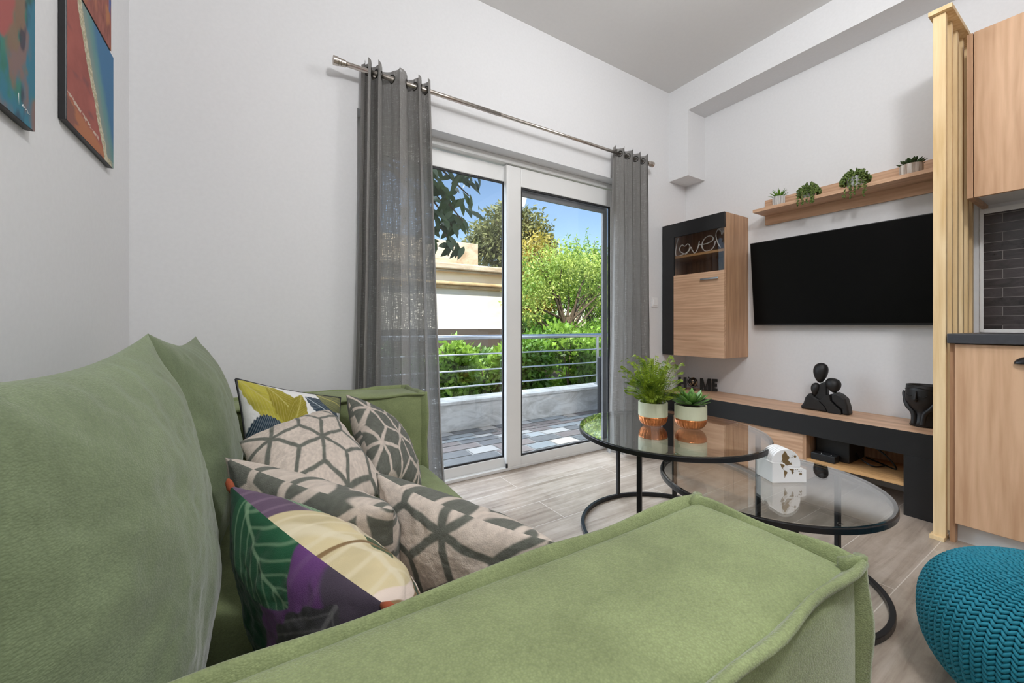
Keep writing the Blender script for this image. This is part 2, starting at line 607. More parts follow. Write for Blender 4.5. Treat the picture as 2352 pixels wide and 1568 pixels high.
def facade_mat(name, c0, c1):
    t = NT(name)
    f = t.noise(t.coord(scale=(0.8, 0.8, 2.2)), 1.0, 7, 0.7, 0.6)
    c = t.ramp(f, [(0.35, c0), (0.6, c1)])
    return t.done(t.bsdf(c, 0.9, 0, t.bump(f, 0.2, 0.02), 0.1))
M['plaster'] = facade_mat('cream_plaster', srgb(236, 226, 206), srgb(246, 240, 226))
M['oldstone'] = facade_mat('weathered_stone', srgb(170, 148, 120), srgb(226, 212, 188))
M['ochre'] = facade_mat('ochre_stone', srgb(168, 132, 88), srgb(222, 196, 152))
M['terracotta'] = plain('terracotta', srgb(150, 84, 56), 0.8)
M['earth'] = plain('garden_soil', (0.075, 0.06, 0.035), 0.95, 0, 0.4, 6)

# colour helper for per-vertex attribute
def set_col(me, cols):
    a = me.color_attributes.new('Col', 'FLOAT_COLOR', 'POINT')
    c = np.ones((len(me.vertices), 4), dtype=np.float32)
    c[:, :3] = cols
    a.data.foreach_set('color', c.ravel())

def grid_faces(nx, ny, off=0, flip=False):
    i = np.arange(nx - 1)[:, None] * ny + np.arange(ny - 1)[None, :] + off
    i = i.ravel()
    f = np.stack([i, i + ny, i + ny + 1, i + 1], 1)
    return f[:, ::-1] if flip else f

# ================================================================== ROOM SHELL
XL, XR, YB, YF = -0.466, 3.285, 2.24, -3.2
ZC = 3.056
WT = 0.17     # window wall thickness
DX0, DX1, DZ = 0.43, 2.50, 2.165        # door opening
bm = boxes(((XL - 0.2, YF - 0.2, -0.12), (XR + 0.2, YB + WT, 0.0)))
fl = bpy.data.meshes.new('floor'); bm.to_mesh(fl); bm.free()
flo = bpy.data.objects.new('floor', fl); COL.objects.link(flo); fl.materials.append(M['floor'])
tag(flo, 'grey beige wood-look tile floor in long planks', None, None, 'structure')
struct('ceiling', boxes(((XL - 0.2, YF - 0.2, ZC), (XR + 0.2, YB + WT, ZC + 0.3))), M['ceil'], 'plain pale ceiling of the room')
struct('wall_left', boxes(((XL - 0.2, YF - 0.2, 0), (XL, YB + WT, ZC))), M['wall'], 'white wall behind the sofa carrying the pictures')
struct('wall_right', boxes(((XR, YF - 0.2, 0), (XR + 0.2, YB + WT, ZC))), M['wall'], 'white wall carrying the television')
struct('wall_front', boxes(((XL, YF - 0.2, 0), (XR, YF, ZC))), M['wall'], 'white wall behind the viewer')
struct('wall_back', boxes(((XL, YB, 0), (DX0, YB + WT, ZC)), ((DX1, YB, 0), (XR, YB + WT, ZC)),
                          ((DX0, YB, DZ), (DX1, YB + WT, ZC))), M['wall'], 'white wall with the sliding glass door')
# beam along the tv wall with its short drop in the corner
bm = nb()
prof = [(XR, YB, ZC), (XR, YB, 2.275), (XR, 2.055, 2.275), (XR, 2.055, 2.825), (XR, YF, 2.825), (XR, YF, ZC)]
prism(bm, prof, (-0.238, 0, 0))
struct('trim_1', bm, M['wall'], 'white ceiling beam along the television wall with a short drop in the corner')

# ------------------------------------------------------------------ sliding door
door = thing('door_1', 'white framed sliding glass door to the balcony', None, ((DX0 + DX1) / 2, YB + 0.1, 0))
door['kind'] = 'structure'
def sp(name, bm, m, parent, **k):
    o = obj(name, bm, m, parent, **k)
    o['kind'] = 'structure'
    return o
yf0, yf1 = YB + 0.095, YB + WT
sp('door_frame', boxes(((DX0, yf0, 0), (DX0 + 0.04, yf1, DZ)), ((DX1 - 0.02, yf0, 0), (DX1, yf1, DZ)),
                       ((DX0 + 0.04, yf0, 2.125), (DX1 - 0.02, yf1, DZ)), ((DX0 + 0.04, yf0 + 0.012, 0), (DX1 - 0.02, yf1, 0.022))), M['white'], door, bevel=0.003)
def sash(x0, x1, y0, y1, gx0, gx1, gz0, gz1, gm, nm, topz):
    fr = sp('sash', boxes(((x0, y0, 0.02), (gx0, y1, topz)), ((gx1, y0, 0.02), (x1, y1, topz)),
                          ((gx0, y0, 0.02), (gx1, y1, gz0)), ((gx0, y0, gz1), (gx1, y1, topz))), M['white'], door, bevel=0.004)
    g = 0.012
    sp('gasket', boxes(((gx0, y0 + 0.008, gz0), (gx0 + g, y1 - 0.006, gz1)), ((gx1 - g, y0 + 0.008, gz0), (gx1, y1 - 0.006, gz1)),
                       ((gx0 + g, y0 + 0.008, gz0), (gx1 - g, y1 - 0.006, gz0 + g)), ((gx0 + g, y0 + 0.008, gz1 - g), (gx1 - g, y1 - 0.006, gz1))), M['gasket'], fr)
    ym = (y0 + y1) / 2
    bmg = nb()
    vs = [bmg.verts.new(p) for p in [(gx0 + g, ym, gz0 + g), (gx1 - g, ym, gz0 + g), (gx1 - g, ym, gz1 - g), (gx0 + g, ym, gz1 - g)]]
    bmg.faces.new(vs)
    sp('pane', bmg, gm, fr)
    return fr
s1 = sash(1.44, 2.485, 2.348, 2.376, 1.551, 2.437, 0.082, 1.985, M['glass_door'], 'r', 2.118)
sp('screen_frame', boxes(((2.382, 2.384, 0.06), (2.437, 2.40, 1.985)), ((1.56, 2.384, 1.935), (2.382, 2.40, 1.985))), plain('screen_grey', (0.16, 0.16, 0.165), 0.4), door)
s2 = sash(0.475, 1.50, 2.382, 2.408, 0.575, 1.436, 0.084, 2.01, M['glass_left'], 'l', 2.118)
sp('meeting_strip', boxes(((1.430, 2.349, 0.02), (1.441, 2.381, 2.118))), M['white'], door)
sp('roller_stop', boxes(((1.425, 2.342, 0.022), (1.437, 2.352, 0.05))), M['black'], door)

# ================================================================== CEILING LAMPS (out of view, second one added)
def ceiling_lamp(x, y, label, power):
    t = thing('ceiling_lamp', label, 'lamp', (x, y, ZC - 0.09))
    b = nb(); lathe(b, [(0.02, ZC), (0.16, ZC), (0.165, ZC - 0.03), (0.15, ZC - 0.035)], (x, y, 0), 40); obj('lamp_body', b, M['white'], t, smooth=True)
    b = nb(); lathe(b, [(0.15, ZC - 0.035), (0.14, ZC - 0.06), (0.09, ZC - 0.08), (0.01, ZC - 0.088)], (x, y, 0), 40, False, True); obj('lamp_shade', b, M['lamp_on'], t, smooth=True)
    lamp_light('lamp_bulb', (x, y, ZC - 0.26), power, 0.14, t)
ceiling_lamp(0.75, -0.35, 'round white ceiling lamp near the sofa end', 72)
ceiling_lamp(1.7, 0.85, 'round white ceiling lamp added above the coffee tables to brighten the television wall', 17)  # added fixture, evens out the brightness towards the television wall

# ================================================================== EXTERIOR
GZ = -0.35
bm = boxes(((-6, 3.6, GZ - 0.2), (22, 30, GZ)))
struct('ground', bm, M['earth'], 'planted garden ground beyond the balcony')
# balcony floor of coloured stones
verts, faces, cols = [], [], []
pal = [srgb(176, 172, 166), srgb(200, 198, 194), srgb(52, 54, 60), srgb(92, 72, 68), srgb(120, 128, 132), srgb(196, 184, 170), srgb(60, 62, 68), srgb(150, 156, 158), srgb(104, 84, 78)]
def qbox(x0, y0, x1, y1, z, col):
    b = len(verts)
    for p in [(x0, y0, z), (x1, y0, z), (x1, y1, z), (x0, y1, z)]:
        verts.append(p); cols.append(col)
    faces.append((b, b + 1, b + 2, b + 3))
qbox(-1.5, YB + WT, 6.5, 3.9, -0.034, srgb(150, 148, 144))
y = YB + WT + 0.005
r2 = random.Random(3)
while y < 3.62:
    hgt = r2.choice([0.085, 0.11, 0.14, 0.16])
    x = -1.5 + r2.random() * 0.2
    last = -1
    while x < 6.4:
        w = r2.choice([0.18, 0.25, 0.3, 0.38, 0.5])
        k = r2.randrange(len(pal))
        if k == last: k = (k + 3) % len(pal)
        last = k
        qbox(x, y, x + w - 0.018, y + hgt - 0.016, -0.03, pal[k])
        x += w
    y += hgt
me = np_mesh('balcony_floor', verts, faces); set_col(me, np.array(cols))
o = link_mesh('balcony_floor', me, M['stone']); tag(o, 'balcony floor of mixed grey, white and brown stone slabs', None, None, 'structure')
struct('balcony_slab', boxes(((-1.5, YB + WT, -0.3), (6.5, 3.9, -0.036))), M['marble'], 'balcony slab under the stone floor')
struct('parapet_wall', boxes(((-1.5, 3.60, -0.03), (6.5, 3.80, 0.235))), M['marble'], 'low marble balcony wall', bevel=0.004)
struct('trim_2', boxes(((-1.5, 3.575, 0.235), (6.5, 3.84, 0.265))), M['marble'], 'marble coping on the balcony wall', bevel=0.004)

# railing
RY = 3.70
t = thing('balcony_railing', 'stainless steel railing with one thick and three thin bars on the balcony wall', 'railing', (2.5, RY, 0.265))
b = nb(); tube(b, [(-1.4, RY, 0.885), (6.4, RY, 0.885)], 0.025, 14); obj('handrail', b, M['rail'], t, smooth=True)
for z in (0.71, 0.545, 0.385):
    b = nb(); tube(b, [(-1.4, RY, z), (6.4, RY, z)], 0.008, 8); obj('rail_bar', b, M['rail'], t, smooth=True)
for x in (-0.4, 1.55 - 0.9, 3.60, 5.5):
    b = nb(); tube(b, [(x, RY, 0.265), (x, RY, 0.87)], 0.02, 12); lathe(b, [(0.04, 0.265), (0.04, 0.275)], (x, RY, 0), 14)
    obj('rail_post', b, M['rail'], t)

# foliage builder -----------------------------------------------------
def leaf_cloud(name, blobs, n, size, m, parent=None, aspect=2.2, shell=0.6, droop=0.0, seed=1):
    r = np.random.default_rng(seed)
    vol = np.array([b[3] * b[4] * b[5] for b in blobs]); vol = vol ** 0.8; vol /= vol.sum()
    idx = r.choice(len(blobs), n, p=vol)
    B = np.array(blobs)[idx]
    d = r.normal(size=(n, 3)); d /= np.linalg.norm(d, axis=1)[:, None]
    rad = (shell + (1 - shell) * r.random(n)) * (0.8 + 0.35 * r.random(n))
    c = B[:, :3] + d * rad[:, None] * B[:, 3:6]
    a = r.normal(size=(n, 3)) + d * 0.6; a[:, 2] -= droop; a /= np.linalg.norm(a, axis=1)[:, None]
    w = np.cross(a, r.normal(size=(n, 3))); w /= np.linalg.norm(w, axis=1)[:, None]
    nrm = np.cross(a, w)
    L = size * (0.6 + 0.8 * r.random(n)); W = L / aspect
    p0 = c; p1 = c + a * (L * 0.45)[:, None] + w * (W * 0.5)[:, None] + nrm * (L * 0.08)[:, None]
    p2 = c + a * L[:, None]; p3 = c + a * (L * 0.45)[:, None] - w * (W * 0.5)[:, None] + nrm * (L * 0.08)[:, None]
    v = np.stack([p0, p1, p2, p3], 1).reshape(-1, 3)
    f = np.arange(4 * n).reshape(-1, 4)
    me = np_mesh(name, v, f)
    return link_mesh(name, me, m, parent)

M['hedge_a'] = leaf_mat('hedge_leaf', srgb(70, 110, 26), srgb(150, 185, 70), 3, 0.45, 0.35)
M['hedge_b'] = leaf_mat('hedge_leaf_deep', srgb(48, 86, 26), srgb(110, 150, 52), 3, 0.45, 0.3)
M['tree_olive'] = leaf_mat('olive_leaf', srgb(74, 84, 48), srgb(140, 142, 88), 2, 0.55, 0.2)
M['tree_lime'] = leaf_mat('lime_leaf', srgb(96, 134, 44), srgb(186, 200, 104), 2, 0.5, 0.35)
M['tree_gold'] = leaf_mat('golden_leaf', srgb(120, 116, 46), srgb(190, 172, 84), 2, 0.5, 0.3)
M['tree_dark'] = leaf_mat('dark_leaf', srgb(40, 56, 34), srgb(66, 84, 46), 3, 0.4, 0.15)

def shrub(x, y, w, d, z0, z1, m, seed, n, label, group):
    t = thing('shrub', label, 'shrub', (x, y, GZ), group)
    r = random.Random(seed)
    blobs = []
    for k in range(9):
        blobs.append((x + r.uniform(-w, w) * 0.6, y + r.uniform(-d, d) * 0.6, r.uniform(z0 + 0.25, z1 - 0.16), w * 0.5, d * 0.6, 0.26))
    leaf_cloud('foliage', blobs, n, 0.085, m, t, 2.0, 0.35, 0, seed)
    b = nb()
    for k in range(5):
        tube(b, [(x + r.uniform(-.1, .1), y, GZ), (x + r.uniform(-w, w) * .5, y + r.uniform(-d, d) * .4, z1 - 0.25)], [0.014, 0.005], 5)
    obj('stem', b, M['bark'], t)
G = 'shrubs along the balcony railing'
names = ['green leafy shrub behind the left curtain and left door pane', 'green leafy shrub left of the door post, seen through the left pane', 'lower green shrub at the middle of the railing behind the door post',
         'bright green shrub just right of the door post', 'tall deep green shrub in the middle of the right pane', 'bright green shrub beside the railing post at right',
         'deep green shrub at the far right end of the railing']
for i, (x, z1, m) in enumerate([(1.25, 0.72, 'hedge_b'), (1.95, 0.80, 'hedge_a'), (2.55, 0.72, 'hedge_a'), (3.15, 0.98, 'hedge_b'), (3.75, 1.0, 'hedge_a'), (4.35, 0.95, 'hedge_a'), (5.0, 0.98, 'hedge_b')]):
    shrub(x, 4.45 + 0.12 * (i % 2), 0.45, 0.38, GZ - 0.05, z1, M[m], 20 + i, 4200, names[i], G)

def tree(name, label, x, y, trunk_h, blobs, m, n, size, seed, group=None, aspect=2.4, tr=0.07, branches=8, k=1.0):
    if k != 1.0:
        x, y, trunk_h, size = x * k, y * k, 1 + (trunk_h - 1) * k, size * k
        blobs = [(a * k, b_ * k, 1 + (c_ - 1) * k, d * k, e * k, f * k) for a, b_, c_, d, e, f in blobs]
    t = thing(name, label, 'tree', (x, y, GZ), group)
    b = nb()
    top = Vector((x, y, trunk_h))
    tube(b, [(x, y, GZ), (x + 0.05, y, GZ + (trunk_h - GZ) * 0.5), top], [tr, tr * 0.8, tr * 0.6], 8)
    r = random.Random(seed)
    for k in range(branches):
        bl = r.choice(blobs)
        e = Vector((bl[0] + r.uniform(-.5, .5) * bl[3], bl[1] + r.uniform(-.5, .5) * bl[4], bl[2] + r.uniform(-.2, .8) * bl[5]))
        s = Vector((x, y, GZ)).lerp(top, r.uniform(0.55, 1.0))
        mid = s.lerp(e, 0.5) + Vector((r.uniform(-.15, .15), r.uniform(-.15, .15), r.uniform(0, .2)))
        tube(b, catmull([s, mid, e], 5), [tr * 0.5 * (1 - 0.085 * q) for q in range(11)], 6)
    obj('trunk', b, M['bark'], t, smooth=True)
    leaf_cloud('crown', blobs, n, size, m, t, aspect, 0.25, 0.2, seed)
    return t

G = 'trees in the garden'
tree('garden_tree', 'dark olive green tree rising behind the cream house', 8.6, 14.0, 2.6,
     [(8.2, 14, 4.6, 1.3, 1.2, 1.3), (8.7, 14, 5.6, 0.8, 0.8, 0.7), (9.6, 14, 4.5, 1.2, 1.2, 1.6), (7.5, 14, 4.2, 0.9, 1, 0.9), (9.2, 14, 3.2, 1.6, 1, 1.2), (10.3, 14, 3.6, 1.0, 1, 1.4)], M['tree_olive'], 16000, 0.20, 41, G, k=1.08)
tree('garden_tree', 'tree with golden brown leaves just right of the door post', 7.2, 9.8, 1.8,
     [(7.0, 9.8, 3.0, 0.75, 0.8, 0.9), (7.4, 9.8, 2.2, 0.9, 0.8, 0.8), (6.9, 9.8, 1.6, 0.9, 0.8, 0.8)], M['tree_gold'], 8000, 0.12, 42, G, k=0.94)
tree('garden_tree', 'pale green tree with a branching trunk in the middle of the right pane', 5.55, 6.6, 1.2,
     [(5.0, 6.7, 2.15, 0.8, 0.6, 0.55), (5.6, 6.7, 2.3, 0.7, 0.6, 0.6), (4.6, 6.6, 1.75, 0.6, 0.6, 0.4), (6.3, 6.7, 2.2, 0.7, 0.6, 0.6), (4.4, 6.5, 1.35, 0.5, 0.5, 0.35), (6.4, 6.6, 1.7, 0.5, 0.5, 0.4), (5.3, 6.8, 1.75, 0.7, 0.4, 0.3)], M['tree_lime'], 8500, 0.075, 43, G, branches=18)
tree('garden_tree', 'bright green tree with upright shoots at the right of the right pane', 8.2, 8.8, 1.4,
     [(7.7, 8.8, 2.7, 0.8, 0.6, 0.6), (8.6, 8.8, 2.7, 0.9, 0.6, 0.7), (7.4, 8.8, 3.2, 0.09, 0.09, 0.5), (7.75, 8.8, 3.3, 0.09, 0.09, 0.5), (8.15, 8.8, 3.35, 0.09, 0.09, 0.55), (8.5, 8.8, 3.2, 0.09, 0.09, 0.5), (8.9, 8.8, 3.1, 0.09, 0.09, 0.5), (7.9, 8.8, 1.9, 1.1, 0.6, 0.7), (9.1, 8.8, 1.6, 1.0, .6, .9)], M['hedge_a'], 13000, 0.10, 44, G, k=0.93)
tree('garden_tree', 'grey green slender tree behind the pale green one', 7.5, 12.0, 2.0,
     [(8.6, 12, 3.5, 0.5, 0.5, 0.8), (8.9, 12, 2.7, 0.9, 0.6, 0.9), (8.3, 12, 2.2, .9, .6, .8)], M['tree_olive'], 6000, 0.14, 45, G, k=1.28)
# low planting filling the garden behind the shrubs
G2 = 'low bushes further back in the garden'
for i, (x, y, w, z1, mm, lab) in enumerate([(3.2, 6.2, 0.7, 0.55, 'hedge_b', 'low green bush in front of the cream house'), (5.2, 6.0, 0.9, 1.1, 'hedge_a', 'low green bush under the branching tree'),
        (6.9, 6.6, 0.8, 1.2, 'hedge_b', 'low deep green bush at the right of the branching tree'), (5.9, 7.75, 0.9, 1.35, 'hedge_b', 'taller bush behind the branching tree')]):
    shrub(x, y, w, 0.6, 0.0, z1, M[mm], 60 + i, 5000, lab, G2)

# near leafy branch at top left, a tree standing beyond the balcony wall in the shade
t = thing('broadleaf_tree', 'dark broad-leaved branches hanging in at the top left of the left pane', 'tree', (0.35, 4.25, GZ))
b = nb()
tube(b, catmull([(0.35, 4.25, GZ), (0.4, 4.2, 1.2), (0.5, 3.9, 2.1), (0.45, 3.3, 2.35)], 5), [0.06 - .0015 * q for q in range(16)], 8)
tips = []
r3 = random.Random(5)
for (ex, ez) in [(1.75, 2.30), (1.7, 2.05), (1.62, 1.95), (1.52, 2.2), (1.60, 1.78), (1.45, 1.9), (1.70, 2.45), (1.5, 2.5), (1.4, 2.35), (1.55, 2.62), (1.3, 2.1), (1.2, 2.4)]:
    e = Vector((ex * .83, 2.95 + r3.uniform(-.12, .12), 1 + (ez - 1) * .83))
    s = Vector((0.45, 3.3, 2.35))
    tube(b, catmull([s, s.lerp(e, .55) + Vector((0, 0, 0.22)), e], 6), [0.018 - 0.0011 * q for q in range(13)], 6)
    tips.append(e)
obj('trunk', b, M['bark'], t, smooth=True)
V, Fc = [], []
def big_leaf(p, d, L, W, up):
    d = d.normalized(); w = d.cross(up).normalized(); n = w.cross(d)
    base = len(V)
    for k, (s, ww, h) in enumerate([(0, 0, 0), (.25, .75, .02), (.5, 1, .03), (.75, .7, .0), (1, 0, -.08)]):
        c = p + d * (L * s) + n * (h * L)
        V.append(tuple(c - w * (W * ww / 2) + n * 0.1 * W * ww)); V.append(tuple(c)); V.append(tuple(c + w * (W * ww / 2) + n * 0.1 * W * ww))
    for k in range(4):
        a = base + 3 * k
        Fc.append((a, a + 1, a + 4, a + 3)); Fc.append((a + 1, a + 2, a + 5, a + 4))
for e in tips:
    for k in range(14):
        a = r3.uniform(0, 2 * PI)
        d = Vector((math.cos(a) * 0.8, math.sin(a) * 0.5, r3.uniform(-1.1, -.1)))
        big_leaf(e + Vector((r3.uniform(-.13, .05), r3.uniform(-.1, .1), r3.uniform(-.02, .2))), d, r3.uniform(.12, .18), r3.uniform(.042, .058), Vector((r3.uniform(-.4, .4), -1, .3)))
me = np_mesh('leaves', V, Fc)
link_mesh('leaves', me, M['tree_dark'], t)

# house across the garden
HY = 10.5
def at(y): return y / 9.0   # house was measured at 9 m
k = HY / 9.0
def hz(z): return 1 + (z - 1) * k
t = thing('house', 'cream rendered house with stone cornice across the garden', 'house', (4.5 * k, HY + 1, GZ))
X0, X1 = -3.0, 8.2
obj('wall', boxes(((X0, HY, GZ), (X1, HY + 2, hz(2.36)))), M['plaster'], t)
obj('cornice', boxes(((X0, HY - 0.30, hz(2.36)), (X1 + .3, HY + 2, hz(2.50))), ((X0, HY - 0.2, hz(2.30)), (X1 + .2, HY, hz(2.36)))), M['oldstone'], t, bevel=0.03)
obj('string_course', boxes(((X0, HY - 0.12, hz(1.92)), (X1 + .12, HY, hz(2.0))), ((X0, HY - 0.2, hz(2.0)), (X1 + .2, HY, hz(2.08)))), M['ochre'], t, bevel=0.03)
obj('roof_block', boxes(((X0, HY + 0.4, hz(2.5)), (5.62, HY + 1.6, hz(3.16)))), M['oldstone'], t, bevel=0.02)
obj('plinth', boxes(((X0, HY - 0.1, GZ), (X1, HY, hz(0.93)))), plain('dark_plinth', srgb(84, 76, 68), 0.8), t)
obj('door_jamb', boxes(((6.30, HY - 0.06, hz(0.93)), (6.55, HY, hz(1.72)))), M['terracotta'], t)

# street lantern
t = thing('street_lantern', 'white lantern on a post at the top left of the right pane', 'street lamp', (3.94, 6.0, GZ))
b = nb(); tube(b, [(3.94, 6, GZ), (3.94, 6, 3.05)], 0.035, 10); obj('post', b, M['black_metal'], t, smooth=True)
b = nb(); lathe(b, [(0.03, 3.05), (0.05, 3.1), (0.09, 3.14), (0.17, 3.40)], (3.94, 6, 0), 6); obj('lantern_glass', b, plain('frosted_lantern', (0.75, 0.77, 0.82), 0.3), t)
b = nb(); lathe(b, [(0.21, 3.40), (0.20, 3.43), (0.12, 3.52), (0.03, 3.56), (0.02, 3.62)], (3.94, 6, 0), 6); obj('lantern_roof', b, M['cream'], t)

# rattan chair on the balcony
cx0, cy0 = 3.42, 2.95
t = thing('rattan_chair', 'black rattan armchair on the balcony beside the right door frame', 'chair', (cx0, cy0, -0.03))
def weave():
    tt = NT('black_rattan')
    w = tt.new('ShaderNodeTexChecker'); w.inputs['Scale'].default_value = 90
    tt.link(tt.coord(), w.inputs['Vector'])
    c = tt.ramp(w.outputs['Fac'], [(0, (0.006, 0.006, 0.007)), (1, (0.02, 0.02, 0.021))])
    return tt.done(tt.bsdf(c, 0.5, 0, tt.bump(w.outputs['Fac'], 0.5, 0.003)))
M['rattan'] = weave()
obj('seat', boxes(((cx0 - .25, cy0 - .26, 0.33), (cx0 + .25, cy0 + .26, 0.40))), M['rattan'], t, bevel=0.015)
obj('backrest', boxes(((cx0 + .2, cy0 - .26, 0.4), (cx0 + .25, cy0 + .26, 0.82))), M['rattan'], t, bevel=0.015)
for s in (-1, 1):
    obj('side_panel', boxes(((cx0 - .25, cy0 + s * .29 - .025, -0.02), (cx0 + .25, cy0 + s * .29 + .025, 0.66))), M['rattan'], t, bevel=0.015)

# ================================================================== SOFA
AZ, SZ = 0.68, 0.37
sofa = thing('sofa', 'green velvet sofa with block armrests along the left wall', 'sofa', (0.1, 1.14, 0))
def soft_box(a, b, nseg=14, infl=0.02, rad=0.03, seed=0, wob=0.004):
    """closed box grid, rounded edges and slightly inflated faces"""
    bm = nb()
    box(bm, a, b)
    bmesh.ops.bevel(bm, geom=list(bm.edges), offset=rad, segments=3, profile=0.6, affect='EDGES')
    bmesh.ops.subdivide_edges(bm, edges=[e for e in bm.edges if e.calc_length() > 0.08], cuts=nseg, use_grid_fill=True)
    A = Vector(a); B = Vector(b); c = (A + B) / 2; h = (B - A) / 2
    r = random.Random(seed)
    ph = [r.uniform(0, 6) for _ in range(6)]
    for v in bm.verts:
        q = Vector(((v.co.x - c.x) / h.x, (v.co.y - c.y) / h.y, (v.co.z - c.z) / h.z))
        f = [(1 - min(1, q[i] ** 2)) for i in range(3)]
        d = Vector((0, 0, 0))
        for i in range(3):
            j, k2 = (i + 1) % 3, (i + 2) % 3
            d[i] = q[i] * (f[j] * f[k2]) ** 0.5 * infl
        v.co += d
        v.co += Vector((math.sin(9 * v.co.y + ph[0] + 7 * v.co.z), math.sin(11 * v.co.x + ph[1]), math.sin(8 * v.co.x + 9 * v.co.y + ph[2]))) * wob
    return bm
def flange(path, outdir, w=0.021, th=0.008, seed=0, closed=False):
    """sewn flange: a thin soft strip along a path, sticking out along outdir(i)"""
    bm = nb()
    r = random.Random(seed)
    pts = [Vector(p) for p in path]
    rings = []
    for i, p in enumerate(pts):
        d = Vector(outdir if not callable(outdir) else outdir(i)).normalized()
        a = pts[(i + 1) % len(pts)] if (closed or i + 1 < len(pts)) else pts[i]
        z = pts[i - 1] if (closed or i > 0) else pts[i]
        tg = (a - z).normalized()
        n = tg.cross(d).normalized()
        wob = 0.003 * math.sin(i * 0.9 + seed) + 0.002 * math.sin(i * 0.37)
        wid = w * (1 + 0.12 * math.sin(i * 0.5 + seed))
        ring = []
        for (s, o) in [(-0.5, th * .6), (0.45, th * .45), (0.72, th * .75), (0.98, th * .5), (1.06, 0), (0.98, -th * .5), (0.72, -th * .75), (0.45, -th * .45), (-0.5, -th * .6)]:
            ring.append(bm.verts.new(p + d * (wid * s) + n * (o + wob * max(0, s))))
        rings.append(ring)
    m = len(rings)
    for i in range(m if closed else m - 1):
        A, B = rings[i], rings[(i + 1) % m]
        for q in range(len(A)):
            bm.faces.new([A[q], A[(q + 1) % len(A)], B[(q + 1) % len(A)], B[q]])
    if not closed:
        bm.faces.new(rings[0][::-1]); bm.faces.new(rings[-1])
    return bm
def seg(a, b, n):
    a, b = Vector(a), Vector(b)
    return [a.lerp(b, i / n) for i in range(n + 1)]
AX0, AX1 = -0.44, 0.665
def arm(y0, y1, z1, seed, AX1):
    a = obj('armrest', soft_box((AX0, y0, 0.05), (AX1, y1, z1), 14, 0.016, 0.014, seed), M['velvet'], sofa, smooth=True)
    e = 0.004
    per = seg((AX0 + .02, y1 - e, z1 - e), (AX1 - e, y1 - e, z1 - e), 40)[:-1] + seg((AX1 - e, y1 - e, z1 - e), (AX1 - e, y0 + e, z1 - e), 12)[:-1] + seg((AX1 - e, y0 + e, z1 - e), (AX0 + .02, y0 + e, z1 - e), 40)
    cy = (y0 + y1) / 2
    def od(i):
        p = per[i]
        d = Vector((0, 0, 0.75))
        if abs(p.y - (y1 - e)) < 1e-4: d += Vector((0, 0.8, 0))
        if abs(p.y - (y0 + e)) < 1e-4: d += Vector((0, -0.8, 0))
        if abs(p.x - (AX1 - e)) < 1e-4: d += Vector((0.8, 0, 0))
        return d
    obj('piping', flange(per, od, seed=seed), M['velvet'], a, smooth=True)
    for yy, s in ((y0 + e, -1), (y1 - e, 1)):
        obj('piping', flange(seg((AX1 - e, yy, z1 + 0.012), (AX1 - e, yy, 0.08), 30), (1, s * 0.35, 0), 0.03, 0.011, seed + 3), M['velvet'], a, smooth=True)
    return a
arm(0.205, 0.435, AZ, 1, 0.665)
arm(1.80, 2.07, AZ, 2, 0.635)
obj('seat', soft_box((-0.44, 0.45, 0.06), (0.645, 1.79, SZ), 16, 0.012, 0.05, 5), M['velvet'], sofa, smooth=True)
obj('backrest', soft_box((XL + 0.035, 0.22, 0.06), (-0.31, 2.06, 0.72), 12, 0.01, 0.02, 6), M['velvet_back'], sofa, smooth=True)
for x in (-0.38, 0.58):
    for yy in (0.28, 1.98):
        b = nb(); box(b, (x - .03, yy - .03, 0), (x + .03, yy + .03, 0.056)); obj('leg', b, M['black'], sofa)

